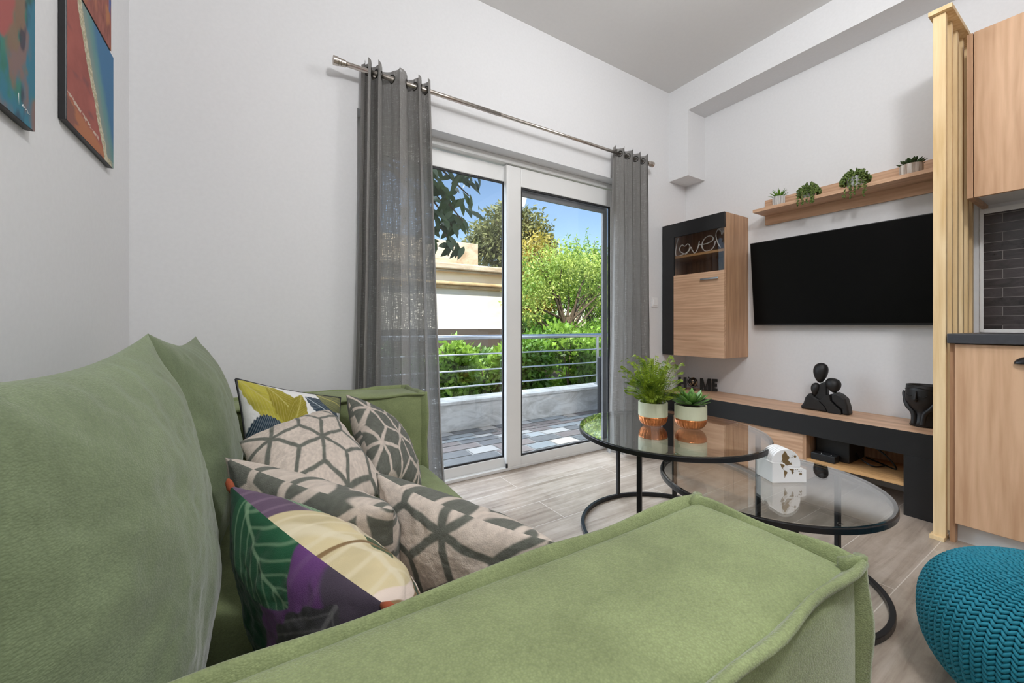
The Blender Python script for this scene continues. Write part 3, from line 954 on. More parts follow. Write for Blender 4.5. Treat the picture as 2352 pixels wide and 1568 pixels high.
# ------------------------------------------------------------------ pillows
def pillow(name, corners, T, front, back, m, label, cat='cushion', N=150, pinch=0.07, power=0.55, seed=0, wrinkle=0.006, group=None, piping=None, sag=0.0, bias=0.0, flip=True):
    TL, TR, BR, BL = [np.array(c, float) for c in corners]
    s = np.linspace(-1, 1, N)
    # denser rows near the seam
    s = np.sign(s) * (1 - (1 - np.abs(s)) ** 1.6)
    u, v = np.meshgrid(s, s, indexing='ij')
    up = u * (1 - pinch * (1 - v ** 2)); vp = v * (1 - pinch * (1 - u ** 2))
    a = (up + 1) / 2; b = (vp + 1) / 2
    P = (TL * ((1 - a) * (1 - b))[..., None] + TR * (a * (1 - b))[..., None] + BR * (a * b)[..., None] + BL * ((1 - a) * b)[..., None])
    ex = (TR - TL + BR - BL); ey = (BL - TL + BR - TR)
    n = np.cross(ex, ey); n /= np.linalg.norm(n)
    if flip: n = -n
    prof = np.clip((1 - np.abs(u) ** 2.4) * (1 - np.abs(v) ** 2.4), 0, 1) ** power
    wr = (fbm((u + 1) * 3.2, (v + 1) * 3.2, seed + 11, 4) - 0.5) * 2
    # radial creases that run from the corners and edges
    ang = np.arctan2(v, u)
    cr = np.sin(ang * 22 + 4 * wr) * (np.abs(u) ** 4 + np.abs(v) ** 4) * prof
    h = T * prof
    verts = []; cols = []
    for side, fn in ((1, front), (-1, back)):
        hh = h * (1 + bias * side) + wrinkle * (wr * prof + 0.5 * cr) * 1.3
        hh[0, :] = hh[-1, :] = 0; hh[:, 0] = hh[:, -1] = 0
        Q = P + n * (side * hh)[..., None]
        Q[..., 2] -= sag * prof * 0.5
        verts.append(Q.reshape(-1, 3))
        uu = (u + 1) / 2; vv = (v + 1) / 2
        if fn is not None: cols.append(fn(uu, vv).reshape(-1, 3))
    faces = np.concatenate([grid_faces(N, N, 0), grid_faces(N, N, N * N, True)])
    me = np_mesh(name, np.concatenate(verts), faces)
    if cols: set_col(me, np.concatenate(cols))
    o = link_mesh(name, me, m, None, True)
    tag(o, label, cat, group)
    if piping is not None:
        edge = [tuple(P[i, 0]) for i in range(0, N - 1, 3)] + [tuple(P[-1, j]) for j in range(0, N - 1, 3)] + [tuple(P[i, -1]) for i in range(N - 1, 0, -3)] + [tuple(P[0, j]) for j in range(N - 1, 0, -3)]
        b = nb(); tube(b, edge, 0.0045, 6, closed=True)
        pp = obj('piping', b, piping, o, smooth=True)
        pp['label'] = 'dark piping'
    return o

# back cushions (plain green)
GB = 'green back cushions'
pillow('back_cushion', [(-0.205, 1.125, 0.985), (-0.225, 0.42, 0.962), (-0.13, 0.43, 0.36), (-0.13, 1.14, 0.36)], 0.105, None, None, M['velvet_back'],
       'large green back cushion nearest the viewer', 'cushion', 200, 0.10, 0.6, 3, 0.007, GB, bias=0.0)
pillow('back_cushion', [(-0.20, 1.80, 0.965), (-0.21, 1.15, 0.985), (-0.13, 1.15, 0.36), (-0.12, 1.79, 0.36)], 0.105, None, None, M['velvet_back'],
       'green back cushion at the far end of the sofa, partly behind the nearest one', 'cushion', 150, 0.10, 0.6, 8, 0.006, GB)

# woven cube pattern
def cube_lines(u, v, su, sv, rot=0.0, w=0.05, seed=0, ou=0.0, ov=0.0):
    c, s_ = math.cos(rot), math.sin(rot)
    x = (u * c - v * s_) / su + ou; y = (u * s_ + v * c) / sv + ov
    h = math.sqrt(3) / 2
    d = np.full(u.shape, 9.0)
    def segd(px, py, ax, ay, bx, by):
        vx, vy = bx - ax, by - ay
        t = np.clip(((px - ax) * vx + (py - ay) * vy) / (vx * vx + vy * vy), 0, 1)
        return np.hypot(px - ax - t * vx, py - ay - t * vy)
    # rhombille tiling: fold into cell of hexagon lattice
    A = np.array([math.sqrt(3), 0.0]); B = np.array([math.sqrt(3) / 2, 1.5])
    jj = np.floor(y / 1.5); ii = np.floor((x - jj * B[0]) / A[0])
    for di in (-1, 0, 1, 2):
        for dj in (-1, 0, 1, 2):
            cx = (ii + di) * A[0] + (jj + dj) * B[0]; cy = (jj + dj) * 1.5
            px, py = x - cx, y - cy
            hv = [(math.sin(PI / 3 * q), math.cos(PI / 3 * q)) for q in range(6)]
            for q in range(6):
                a = hv[q]; b2 = hv[(q + 1) % 6]
                if q < 3: d = np.minimum(d, segd(px, py, *a, *b2))
                if q % 2 == 0: d = np.minimum(d, segd(px, py, 0, 0, *a))
    return d
LIGHT = np.array(srgb(205, 192, 180)); GREY = np.array(srgb(104, 106, 98))
def cube_fn(light, su, sv, rot, w=0.11, seed=0, ou=0, ov=0):
    def f(u, v):
        wob = (fbm(u * 6, v * 6, seed) - 0.5) * 0.03
        d = cube_lines(u + wob, v + wob, su, sv, rot, w, seed, ou, ov)
        m = 1 - smooth(w - 0.025, w + 0.025, d)
        base = LIGHT if light else GREY; ln = GREY if light else LIGHT
        c = np.ones(u.shape + (3,)) * base
        c = mixc(c, ln, m)
        g = vnoise(u * 60, v * 60, seed + 5)
        return c * (0.86 + 0.28 * g)[..., None]
    return f

# leaf drawing for printed cushions
def leaf(c, u, v, cx, cy, ang, L, W, col, vein, nv=9, ragged=0.0, seed=0):
    ca, sa = math.cos(ang), math.sin(ang)
    x = ((u - cx) * ca + (v - cy) * sa) / L; y = (-(u - cx) * sa + (v - cy) * ca) / W
    half = np.clip(np.sin(np.clip(x, 0, 1) * PI) ** 0.7, 0, 1)
    y2 = y + 0.25 * (x - 0.5) ** 2
    r = ragged * (np.abs(np.sin(x * nv * PI + np.abs(y2) * 2)) ** 3)
    m = smooth(0.0, 0.06, half - r * 0.5 - np.abs(y2)) * ((x > 0) & (x < 1))
    sh = 0.75 + 0.5 * fbm(x * 5 + 9, y2 * 3 + 9, seed)
    cc = np.ones(u.shape + (3,)) * np.asarray(col) * sh[..., None]
    st = np.abs(((x - 0.35 * np.abs(y2)) * nv * 1.6) % 1 - 0.5)
    ve = (1 - smooth(0.03, 0.16, st)) * 0.55 + (1 - smooth(0.02, 0.06, np.abs(y2))) * 0.8
    cc = mixc(cc, vein, np.clip(ve, 0, 1))
    return c * (1 - m[..., None]) + cc * m[..., None]

def tropical(u, v):
    c = np.ones(u.shape + (3,)) * np.array((0.80, 0.80, 0.79))
    OL = srgb(150, 140, 52); OLV = srgb(190, 180, 110); NV = srgb(44, 62, 78); NVV = srgb(190, 200, 205); GR = srgb(78, 98, 72); GRV = srgb(150, 166, 140); YG = srgb(176, 168, 70)
    c = leaf(c, u, v, 0.00, 0.00, 0.75, 0.62, 0.16, YG, OLV, 9, 0.10, 1)
    c = leaf(c, u, v, 0.22, 0.02, 0.95, 0.62, 0.15, OL, OLV, 9, 0.12, 2)
    c = leaf(c, u, v, 0.34, 0.52, -1.15, 0.50, 0.10, OL, OLV, 9, 0.12, 12)
    c = leaf(c, u, v, -0.02, 0.52, -0.1, 0.36, 0.20, NV, NVV, 13, 0.12, 3)
    c = leaf(c, u, v, 0.98, 0.36, 3.75, 0.50, 0.11, NV, NVV, 13, 0.15, 4)
    c = leaf(c, u, v, 0.48, 0.62, -1.0, 0.40, 0.11, GR, GRV, 9, 0.05, 5)
    c = leaf(c, u, v, 0.62, 0.60, -0.75, 0.36, 0.11, OL, GRV, 9, 0.12, 6)
    c = leaf(c, u, v, 0.86, 0.75, -1.3, 0.40, 0.12, NV, NVV, 10, 0.15, 8)
    c = leaf(c, u, v, 0.70, 0.03, 0.28, 0.40, 0.13, srgb(112, 116, 84), OLV, 9, 0.0, 7)
    c = leaf(c, u, v, 0.2, 0.85, -0.3, 0.35, 0.12, GR, GRV, 9, 0.1, 9)
    return c
def botanical_a(u, v):      # side facing the sofa arm: dark green, plum
    n = fbm(u * 5, v * 5, 30)
    c = np.ones(u.shape + (3,)) * np.array(srgb(66, 58, 70)) * (0.5 + 0.9 * n)[..., None]
    c = leaf(c, u, v, -0.05, 0.75, -0.3, 1.1, 0.85, srgb(94, 58, 108), srgb(108, 78, 118), 5, 0.0, 31)
    c = leaf(c, u, v, 0.42, 0.0, 1.9, 0.5, 0.12, srgb(150, 150, 144), srgb(186, 186, 180), 6, 0.0, 32)
    c = leaf(c, u, v, -0.05, -0.06, 1.0, 0.80, 0.30, srgb(24, 60, 44), srgb(34, 74, 54), 5, 0.0, 33)
    c = leaf(c, u, v, 0.10, -0.02, 0.35, 0.55, 0.16, srgb(34, 82, 56), srgb(120, 150, 120), 5, 0.0, 34)
    c = leaf(c, u, v, 0.35, 1.0, -0.25, 0.6, 0.22, srgb(50, 52, 58), srgb(130, 130, 132), 8, 0.3, 35)
    c = leaf(c, u, v, 0.80, 0.05, 1.7, 0.6, 0.22, srgb(62, 60, 64), srgb(110, 108, 110), 6, 0.2, 36)
    return c
def botanical_b(u, v):      # upper side: cream flower, plum, green
    n = fbm(u * 5, v * 5, 40)
    c = np.ones(u.shape + (3,)) * np.array(srgb(214, 198, 186)) * (0.8 + 0.4 * n)[..., None]
    c = leaf(c, u, v, -0.15, 0.1, 0.0, 0.66, 0.55, srgb(96, 78, 98), srgb(128, 108, 126), 5, 0.0, 41)
    c = leaf(c, u, v, 0.05, 0.10, 0.12, 0.34, 0.05, srgb(110, 140, 110), srgb(170, 186, 160), 6, 0.0, 47)
    c = leaf(c, u, v, 0.30, -0.02, 0.22, 0.62, 0.42, srgb(198, 184, 146), srgb(214, 204, 176), 4, 0.0, 42)
    c = leaf(c, u, v, 0.28, 0.2, 0.5, 0.5, 0.2, srgb(200, 186, 160), srgb(224, 214, 190), 4, 0.0, 44)
    c = leaf(c, u, v, 0.55, 0.16, -0.05, 0.20, 0.05, srgb(60, 88, 60), srgb(120, 96, 64), 4, 0.0, 46)
    ring = np.abs(np.hypot(u - 0.80, (v - 0.05) * 0.9) - 0.20) 
    mk = (u > 0.62)
    c = mixc(c, srgb(40, 66, 48), (1 - smooth(0.022, 0.03, ring)) * mk)
    c = mixc(c, srgb(128, 104, 72), (1 - smooth(0.008, 0.014, np.abs(ring - 0.028))) * mk)
    return c

GP = 'woven cube pattern cushions'
pur = pillow('throw_cushion', [(-0.052, 0.92, 0.70), (0.135, 0.475, 0.66), (0.19, 0.51, 0.38), (0.03, 0.86, 0.38)], 0.10, botanical_a, botanical_b, M['attr'],
       'purple and green botanical print cushion with orange corners leaning by the near armrest', 'cushion', 300, 0.07, 0.55, 31, 0.008, None, None, 0.0, -0.3)
for cc, dd in (((0.128, 0.488, 0.66), (0.25, -0.9, 0.15)), ((-0.050, 0.916, 0.696), (-0.2, 0.3, 0.6))):
    b = nb(); d_ = Vector(dd).normalized(); q0 = Vector(cc)
    tube(b, [q0 - d_ * .012, q0, q0 + d_ * .012, q0 + d_ * .018], [.003, .007, .006, .002], 8)
    k_ = obj('corner_tip', b, plain('rust_fabric', srgb(150, 74, 44), .9), pur, smooth=True); k_['label'] = 'rust orange corner tip'
pillow('throw_cushion', [(-0.075, 1.16, 0.69), (0.205, 0.735, 0.662), (0.25, 0.74, 0.38), (0.01, 1.11, 0.38)], 0.085, cube_fn(False, .24, .26, 0.3, .09, 2), cube_fn(True, .26, .26, .2, .09, 3), M['attr_w'],
       'cube pattern cushion wedged directly behind the purple botanical cushion', 'cushion', 300, 0.08, 0.5, 32, 0.006, GP, None, 0.0, -0.3)
pillow('throw_cushion', [(-0.05, 1.25, 0.70), (0.20, 1.56, 0.70), (0.285, 1.08, 0.565), (0.03, 0.88, 0.55)], 0.075, cube_fn(True, .245, .27, 0.55, .068, 5), cube_fn(False, .19, .2, .2, .085, 6), M['attr_w'],
       'beige cube pattern cushion lying face up in the middle of the pile', 'cushion', 300, 0.05, 0.5, 33, 0.005, GP)
pillow('throw_cushion', [(0.286, 1.71, 0.725), (0.50, 1.74, 0.55), (0.485, 1.38, 0.41), (0.30, 1.253, 0.535)], 0.075, cube_fn(False, .22, .28, 0.4, .07, 7), cube_fn(True, .18, .22, .2, .1, 8), M['attr_w'],
       'cushion with grey cube pattern side out, leaning by the far armrest', 'cushion', 300, 0.05, 0.5, 34, 0.005, GP)
pillow('throw_cushion', [(0.215, 0.91, 0.675), (0.385, 0.487, 0.665), (0.40, 0.52, 0.39), (0.24, 0.90, 0.39)], 0.085, cube_fn(True, .27, .28, 0.35, .085, 9), cube_fn(False, .24, .27, .2, .085, 10), M['attr_w'],
       'beige cube pattern cushion at the front of the pile, one corner on the near armrest', 'cushion', 300, 0.10, 0.5, 35, 0.006, GP, None, 0.0, -0.3)
pillow('throw_cushion', [(-0.078, 1.70, 0.815), (0.272, 1.765, 0.705), (0.255, 1.62, 0.38), (-0.03, 1.50, 0.42)], 0.075, tropical, tropical, M['attr'],
       'white cushion with olive and navy leaf print and dark piping against the far armrest', 'cushion', 300, 0.05, 0.55, 36, 0.006, None, M['gasket'])

# ================================================================== COFFEE TABLES
def ring_bm(c, r, z0, z1, w, n=96):
    bm = nb()
    prof = [(r - w, z0), (r, z0), (r, z1), (r - w, z1)]
    rings = []
    for a in range(n):
        t_ = 2 * PI * a / n
        rings.append([bm.verts.new((c[0] + q * math.cos(t_), c[1] + q * math.sin(t_), z)) for q, z in prof])
    for i in range(n):
        A, B = rings[i], rings[(i + 1) % n]
        for q in range(4):
            bm.faces.new([A[q], A[(q + 1) % 4], B[(q + 1) % 4], B[q]])
    return bm
def coffee_table(c, r, zt, angs, label):
    t = thing('coffee_table', label, 'coffee table', (c[0], c[1], 0), 'nesting round coffee tables')
    obj('top_rim', ring_bm(c, r, zt - 0.026, zt - 0.006, 0.016), M['black_metal'], t, bevel=0.002)
    obj('base_ring', ring_bm(c, r - 0.008, 0.001, 0.021, 0.018), M['black_metal'], t, bevel=0.002)
    for a in angs:
        a = math.radians(a)
        b = nb()
        rr = r - 0.016
        p = Vector((c[0] + rr * math.cos(a), c[1] + rr * math.sin(a), 0))
        u = Vector((math.cos(a), math.sin(a), 0)); w = Vector((-u.y, u.x, 0))
        pts = [p + u * (i * 0.009) + w * (j * 0.009) for i, j in ((-1, -1), (1, -1), (1, 1), (-1, 1))]
        prism(b, [q + Vector((0, 0, 0.012)) for q in pts], (0, 0, zt - 0.036))
        obj('leg', b, M['black_metal'], t, bevel=0.002)
    b = nb()
    lathe(b, [(r - 0.004, zt - 0.006), (r - 0.004, zt)], (c[0], c[1], 0), 96)
    obj('glass_top', b, M['glass_table'], t)
    for a in angs:
        a = math.radians(a + 20)
        b = nb(); lathe(b, [(0.008, zt - 0.0001), (0.007, zt + 0.0015)], (c[0] + (r - .02) * math.cos(a), c[1] + (r - .02) * math.sin(a), 0), 12)
        obj('glass_pad', b, M['glass_table'], t)
    return t
T1 = (1.675, 1.235); T2 = (1.724, 0.823)
coffee_table(T1, 0.428, 0.505, (78, 201, 322), 'taller round glass coffee table with black frame, holding two potted plants')
coffee_table(T2, 0.395, 0.385, (98, -19, 218), 'lower round glass coffee table with black frame, holding the white coaster box')

# ------------------------------------------------------------------ plants on the table
def table_pot(t, c, z, r, h):
    b = nb()
    lathe(b, [(r - .004, z + 0.048), (r, z + 0.052), (r, z + h), (r - 0.007, z + h), (r - 0.007, z + h - 0.02)], (c[0], c[1], 0), 48, False, True)
    p = obj('pot', b, M['cream'], t, smooth=False, bevel=0.0015)
    b = nb()
    prof = [(0.0, 0), (0.35, 0.0), (0.66, 0.004), (0.84, 0.014), (0.95, 0.028), (1.0, 0.046), (0.985, 0.0505)]
    n = 96; rings = []
    for q, zz in prof[1:]:
        ring = []
        for k_ in range(n):
            a = 2 * PI * k_ / n
            fl = 1 - 0.075 * (abs(math.sin(a * 12)) ** 0.8) * (1 if zz < 0.045 else 0.2)
            ring.append(b.verts.new((c[0] + r * q * fl * math.cos(a), c[1] + r * q * fl * math.sin(a), z + zz)))
        rings.append(ring)
    for A, B in zip(rings[:-1], rings[1:]):
        for k_ in range(n): b.faces.new([A[k_], A[(k_ + 1) % n], B[(k_ + 1) % n], B[k_]])
    b.faces.new(rings[0][::-1]); b.faces.new(rings[-1])
    q = obj('copper_base', b, M['copper'], p, smooth=True); q['label'] = 'scalloped copper base'
    b = nb(); lathe(b, [(r - .009, z + h - .014), (r - .02, z + h - .01)], (c[0], c[1], 0), 32)
    obj('soil', b, M['soil'], t)
PZ = 0.507
c = (1.648, 1.305)
fern = thing('potted_fern', 'bushy green fern in a cream and copper pot on the taller glass table', 'plant', (c[0], c[1], PZ))
table_pot(fern, c, PZ, 0.0695, 0.118)
V, Fc = [], []
def leaflet(p, d, L, W, n):
    d = d.normalized(); w = d.cross(n).normalized()
    b0 = len(V)
    for q in (p, p + d * L * .45 + w * W * .5, p + d * L, p + d * L * .45 - w * W * .5): V.append(tuple(q))
    Fc.append((b0, b0 + 1, b0 + 2, b0 + 3))
rf = random.Random(11)
for i in range(190):
    a = rf.uniform(0, 2 * PI); out = 0.02 + 0.125 * rf.random() ** .8; hh = rf.uniform(0.09, 0.235) * (1.05 - 2.6 * max(0, out - .07))
    r0 = rf.uniform(.01, .052)
    if i % 3 == 0: hh *= rf.uniform(.3, .7)
    p0 = Vector((c[0] + math.cos(a) * r0, c[1] + math.sin(a) * r0, PZ + .106))
    p2 = Vector((c[0] + math.cos(a) * out, c[1] + math.sin(a) * out, PZ + .105 + hh))
    p1 = p0.lerp(p2, .5) + Vector((math.cos(a) * -.004, math.sin(a) * -.004, .02))
    path = catmull([p0, p1, p2, p2 + Vector((math.cos(a) * .02, math.sin(a) * .02, .004))], 9)
    side = Vector((-math.sin(a), math.cos(a), 0))
    tw = rf.uniform(-1.4, 1.4)
    side = (side * math.cos(tw) + Vector((math.cos(a) * .4, math.sin(a) * .4, .8)) * math.sin(tw) * .8).normalized()
    m_ = len(path)
    wide = rf.uniform(.010, .017)
    for k_ in range(2, m_):
        s_ = k_ / m_
        L = wide * math.sin(min(1, s_ * .97 + .06) * PI) ** .7 + 0.002
        d = (path[min(k_ + 1, m_ - 1)] - path[k_ - 1]).normalized()
        for sg in (-1, 1):
            leaflet(path[k_], side * sg + d * .5, L, .0050, d.cross(side))
me = np_mesh('fronds', V, Fc); link_mesh('fronds', me, M['plant'], fern)
b = nb()
for i in range(20):
    a = rf.uniform(0, 2 * PI); tube(b, [(c[0], c[1], PZ + .10), (c[0] + math.cos(a) * .06, c[1] + math.sin(a) * .06, PZ + .22)], 0.0012, 4)
obj('stems', b, M['plant'], fern)

def thick_leaf(bm, p, d, up, L, W, T_, curl=0.0, pt=0.62, n=7):
    d = d.normalized(); w = d.cross(up).normalized(); nn = w.cross(d).normalized()
    rings = []
    for k_ in range(n + 1):
        s_ = k_ / n
        prof = (math.sin(min(1, s_ / pt) * PI / 2) if s_ < pt else math.cos((s_ - pt) / (1 - pt) * PI / 2)) * .97 + .03
        if s_ < 0.01: prof = 0.35
        cpt = p + d * (L * s_) + nn * (curl * L * s_ * s_)
        ring = []
        for (x_, y_) in ((1, 0.25), (.5, .05), (0, -.1), (-.5, .05), (-1, .25), (-.5, -.75), (0, -1), (.5, -.75)):
            ring.append(bm.verts.new(cpt + w * (x_ * W / 2 * prof) + nn * (y_ * T_ * prof)))
        rings.append(ring)
    for A, B in zip(rings[:-1], rings[1:]):
        for q in range(8): bm.faces.new([A[q], A[(q + 1) % 8], B[(q + 1) % 8], B[q]])
    bm.faces.new(rings[0][::-1]); bm.faces.new(rings[-1])
def rosette(t, c, z, layers, m, part='leaf', tilt0=1.25, seed=0):
    r_ = random.Random(seed)
    for li, (cnt, L, W, el) in enumerate(layers):
        for k_ in range(cnt):
            a = 2 * PI * k_ / cnt + li * 0.7 + r_.uniform(-.08, .08)
            e = el + r_.uniform(-.08, .08)
            d = Vector((math.cos(a) * math.cos(e), math.sin(a) * math.cos(e), math.sin(e)))
            up = Vector((-math.cos(a) * math.sin(e), -math.sin(a) * math.sin(e), math.cos(e)))
            b = nb()
            thick_leaf(b, Vector((c[0], c[1], z + 0.004 * li)) + Vector((math.cos(a), math.sin(a), 0)) * 0.008, d, up, L * r_.uniform(.92, 1.06), W, 0.0045, 0.10)
            obj(part, b, m, t, smooth=True)
c = (1.757, 1.172)
suc = thing('potted_succulent', 'green rosette succulent in a cream and copper pot beside the fern', 'plant', (c[0], c[1], PZ))
table_pot(suc, c, PZ, 0.0725, 0.114)
rosette(suc, c, PZ + .112, [(9, .098, .032, 0.22), (8, .092, .031, 0.5), (7, .080, .028, 0.82), (4, .055, .022, 1.15)], M['succ'], seed=2)

# ------------------------------------------------------------------ coaster box with world map
o0 = Vector((1.696, 0.779, 0.386)); ux = (Vector((1.813, 0.710, 0.386)) - o0); LX = ux.length; ux.normalize()
uy = (Vector((1.761, 0.852, 0.386)) - o0); uy = (uy - ux * uy.dot(ux)); uy.normalize()
DYB = 0.098; uz = Vector((0, 0, 1))
kx = LX / 1105.0
def cp(x, y, d=0.0):   # front-panel drawing coordinates to world
    return o0 + ux * ((x - 490) * kx) + uz * ((1400 - y) * kx * 0.98) + uy * d
cb = thing('coaster_box', 'white coaster box with brown world map cut-out on the lower glass table', 'box', tuple(o0 + ux * (LX / 2) + uy * (DYB / 2)))
front = [(490, 1400), (1595, 1400), (1595, 990), (1470, 940), (1040, 932), (985, 905), (930, 850), (900, 790), (720, 765), (490, 750)]
b = nb(); prism(b, [cp(x, y) for x, y in front], uy * 0.006); obj('front_panel', b, M['white_matte'], cb)
b = nb(); prism(b, [cp(490, 1400, .006), cp(490, 750, .006), cp(490, 750, DYB), cp(490, 1400, DYB)], ux * 0.006)
obj('side_panel', b, M['white_matte'], cb)
b = nb(); prism(b, [cp(1595, 1400, .006), cp(1595, 990, .006), cp(1595, 990, DYB), cp(1595, 1400, DYB)], ux * -0.006)
obj('side_panel', b, M['white_matte'], cb)
b = nb(); prism(b, [cp(490, 1400, DYB), cp(1595, 1400, DYB), cp(1595, 990, DYB), cp(490, 750, DYB)], uy * -0.006)
prism(b, [cp(497, 1400, .006), cp(1588, 1400, .006), cp(1588, 1340, .006), cp(497, 1340, .006)], uy * 0.085)
obj('back_panel', b, M['white_matte'], cb)
def land(polys, d):
    bm = nb()
    for pl in polys: prism(bm, [cp(x, y, d) for x, y in pl], uy * 0.0006)
    return bm
def disc_poly(x, y, r, n=9): return [(x + r * math.cos(2 * PI * q / n), y + r * math.sin(2 * PI * q / n)) for q in range(n)]
lowmap = [[(745, 785), (840, 800), (890, 850), (850, 905), (822, 912), (872, 985), (840, 960), (780, 890)],
          [(870, 990), (920, 1005), (975, 1055), (960, 1110), (925, 1150), (890, 1255), (880, 1160), (860, 1060)],
          [(1040, 945), (1185, 965), (1170, 1080), (1135, 1130), (1110, 1070), (1100, 1000), (1050, 990)],
          [(1365, 1110), (1400, 1075), (1450, 1100), (1450, 1150), (1430, 1160), (1405, 1135), (1370, 1150)],
          disc_poly(1250, 970, 11), disc_poly(1310, 970, 14), disc_poly(1340, 1030, 10), disc_poly(1370, 1030, 12), disc_poly(1425, 1042, 13), disc_poly(1185, 1075, 10)]
m_ = obj('map_print', land(lowmap, -0.0007), M['map'], cb); m_['label'] = 'brown map'
upmap = [[(965, 395), (1030, 480), (1040, 530), (1100, 580), (1125, 635), (1090, 650), (1100, 680), (1060, 690), (1210, 850), (1130, 850), (1060, 860), (1040, 880), (1000, 860), (930, 830), (900, 780), (870, 700), (885, 640), (865, 550), (900, 500)],
         disc_poly(1300, 580, 42), disc_poly(865, 735, 20), disc_poly(1232, 545, 12), disc_poly(1200, 600, 12), disc_poly(1165, 612, 7), disc_poly(1180, 775, 10)]
CR = 480 * kx
for i in range(6):
    d0 = 0.012 + i * 0.0115
    cc = cp(1000, 835, d0)
    bmc = nb()
    ringa = [cc + ux * (CR * math.cos(2 * PI * q / 48)) + uz * (CR * math.sin(2 * PI * q / 48)) for q in range(48)]
    zlow = o0.z + 0.0065
    ringa = [Vector((p.x, p.y, max(p.z, zlow))) for p in ringa]
    prism(bmc, ringa, uy * 0.0095)
    if i == 0:
        co = thing('coaster', 'front white round coaster with brown continent print in the coaster box', 'coaster', tuple(cc - uz * CR), 'coasters in the white box')
        obj('disc', bmc, M['white_matte'], co, bevel=0.001)
        mm = obj('map_print', land(upmap, d0 - 0.0007), M['map'], co); mm['label'] = 'brown map'
    else:
        tag(obj('coaster', bmc, M['white_matte'], bevel=0.001), 'plain white round coaster standing behind the printed one in the white box', 'coaster', 'coasters in the white box')

# ================================================================== TV BENCH
BX0, BX1, BY0, BY1, BZ = 2.885, 3.28, 0.545, 2.215, 0.447
t = thing('tv_bench', 'long low oak tv bench with black front rail under the television', 'tv bench', ((BX0 + BX1) / 2, (BY0 + BY1) / 2, 0))
obj('top', boxes(((BX0 + .004, BY0, BZ - 0.022), (BX1, BY1, BZ))), M['oak'], t, bevel=0.001)
f_ = obj('front_rail', boxes(((BX0, BY0, BZ - .128), (BX0 + .018, BY1, BZ - 0.002))), M['black'], t, bevel=0.001); f_['label'] = 'black front rail'
for y0, y1 in ((BY0, 0.684), (2.05, BY1)):
    e = obj('side_panel', boxes(((BX0, y0, 0.0), (BX1, y0 + .02, BZ - .129)), ((BX0, y0 + .02, 0), (BX0 + .018, y1, BZ - .129))), M['black'], t, bevel=0.001); e['label'] = 'black end support'
cab = obj('cabinet_box', boxes(((BX0 + .02, 1.138, 0.03), (BX1, 1.156, BZ - .13)), ((BX0 + .02, 2.03, 0.03), (BX1, 2.048, BZ - .13)), ((BX0 + .04, 1.156, 0.03), (BX1, 2.03, .048)), ((BX1 - .02, 1.156, .048), (BX1, 2.03, BZ - .13))), M['oak_v'], t)
for y0, y1 in ((1.157, 1.592), (1.596, 2.03)):
    obj('drawer_front', boxes(((BX0 + .02, y0, 0.012), (BX0 + .038, y1, BZ - .133))), M['oak'], t, bevel=0.001)
obj('shelf', boxes(((BX0 + .02, 0.684, 0.145), (BX1, 1.137, 0.168))), M['oak_edge'], t, bevel=0.001)
obj('back_panel', boxes(((BX1 - .012, 0.59, 0.17), (BX1 - .004, 1.137, BZ - .13))), M['oak_v'], t)
# things on the shelf of the bench
t = thing('set_top_box', 'black electronics box on the open shelf of the tv bench', 'electronics box', (3.08, 1.03, 0.169))
obj('case', boxes(((3.0, 0.95, .169), (3.24, 1.12, .305))), M['black'], t, bevel=0.004)
t = thing('power_strip', 'small black power strip at the front of the bench shelf', 'power strip', (2.95, 1.06, 0.169))
obj('housing', boxes(((2.92, 0.995, .169), (2.99, 1.12, .212))), M['black'], t, bevel=0.004)
for yy in (1.02, 1.07):
    b = nb(); lathe(b, [(0.003, .2121), (0.0025, .2135)], (2.94, yy, 0), 8); obj('indicator', b, M['white_matte'], t)
b = nb()
tube(b, catmull([(3.12, 0.95, .27), (3.10, 0.88, .285), (3.08, 0.80, .24), (3.10, 0.765, .175), (3.16, .85, .174), (3.2, .93, .18)], 8), 0.0045, 6)
tag(obj('cable', b, M['black'], smooth=True), 'black cable looping beside the electronics box on the bench shelf', 'cable')
b = nb()
tube(b, catmull([(3.10, 0.95, .22), (3.06, 0.90, .19), (3.05, 0.85, .175), (3.12, .82, .175)], 8), 0.004, 6)
tag(obj('cable', b, M['black'], smooth=True), 'short black cable lying on the bench shelf under the longer loop', 'cable')

# HOME letters -------------------------------------------------------
E0 = Vector((3.262, 1.925, BZ + .001)); H0 = Vector((3.118, 2.20, BZ + .001))
dirh = (E0 - H0); LH = dirh.length; dirh.normalize()
nh = Vector((-dirh.y, dirh.x, 0)) * -1
nh = Vector((dirh.y, -dirh.x, 0))
if nh.x > 0: nh = -nh
th = thing('home_sign', 'black HOME letters with a small globe as the O on the tv bench', 'decoration', tuple((E0 + H0) / 2))
hh = 0.105
def hp(s, z): return H0 + dirh * s + Vector((0, 0, z)) + nh * 0.01
def letter(polys):
    bm = nb()
    for pl in polys: prism(bm, [hp(s, z) for s, z in pl], nh * -0.02)
    o = obj('letter', bm, M['black'], th); return o
def rect(a, b_, c_, d): return [(a, b_), (c_, b_), (c_, d), (a, d)]
L = LH
w = 0.023
h0, h1 = 0.0, 0.22 * L
letter([rect(h0, 0, h0 + w, hh), rect(h1 - w, 0, h1, hh), rect(h0 + w, hh * .42, h1 - w, hh * .58)])
m0, m1 = 0.565 * L, 0.83 * L
mm_ = (m0 + m1) / 2
letter([rect(m0, 0, m0 + w, hh), rect(m1 - w, 0, m1, hh), [(m0 + w, hh), (m0 + w, hh * .62), (mm_ - .008, 0), (mm_, 0), (mm_, hh * .28)],
        [(m1 - w, hh), (mm_, hh * .28), (mm_, 0), (mm_ + .008, 0), (m1 - w, hh * .62)]])
e0, e1 = 0.855 * L, L
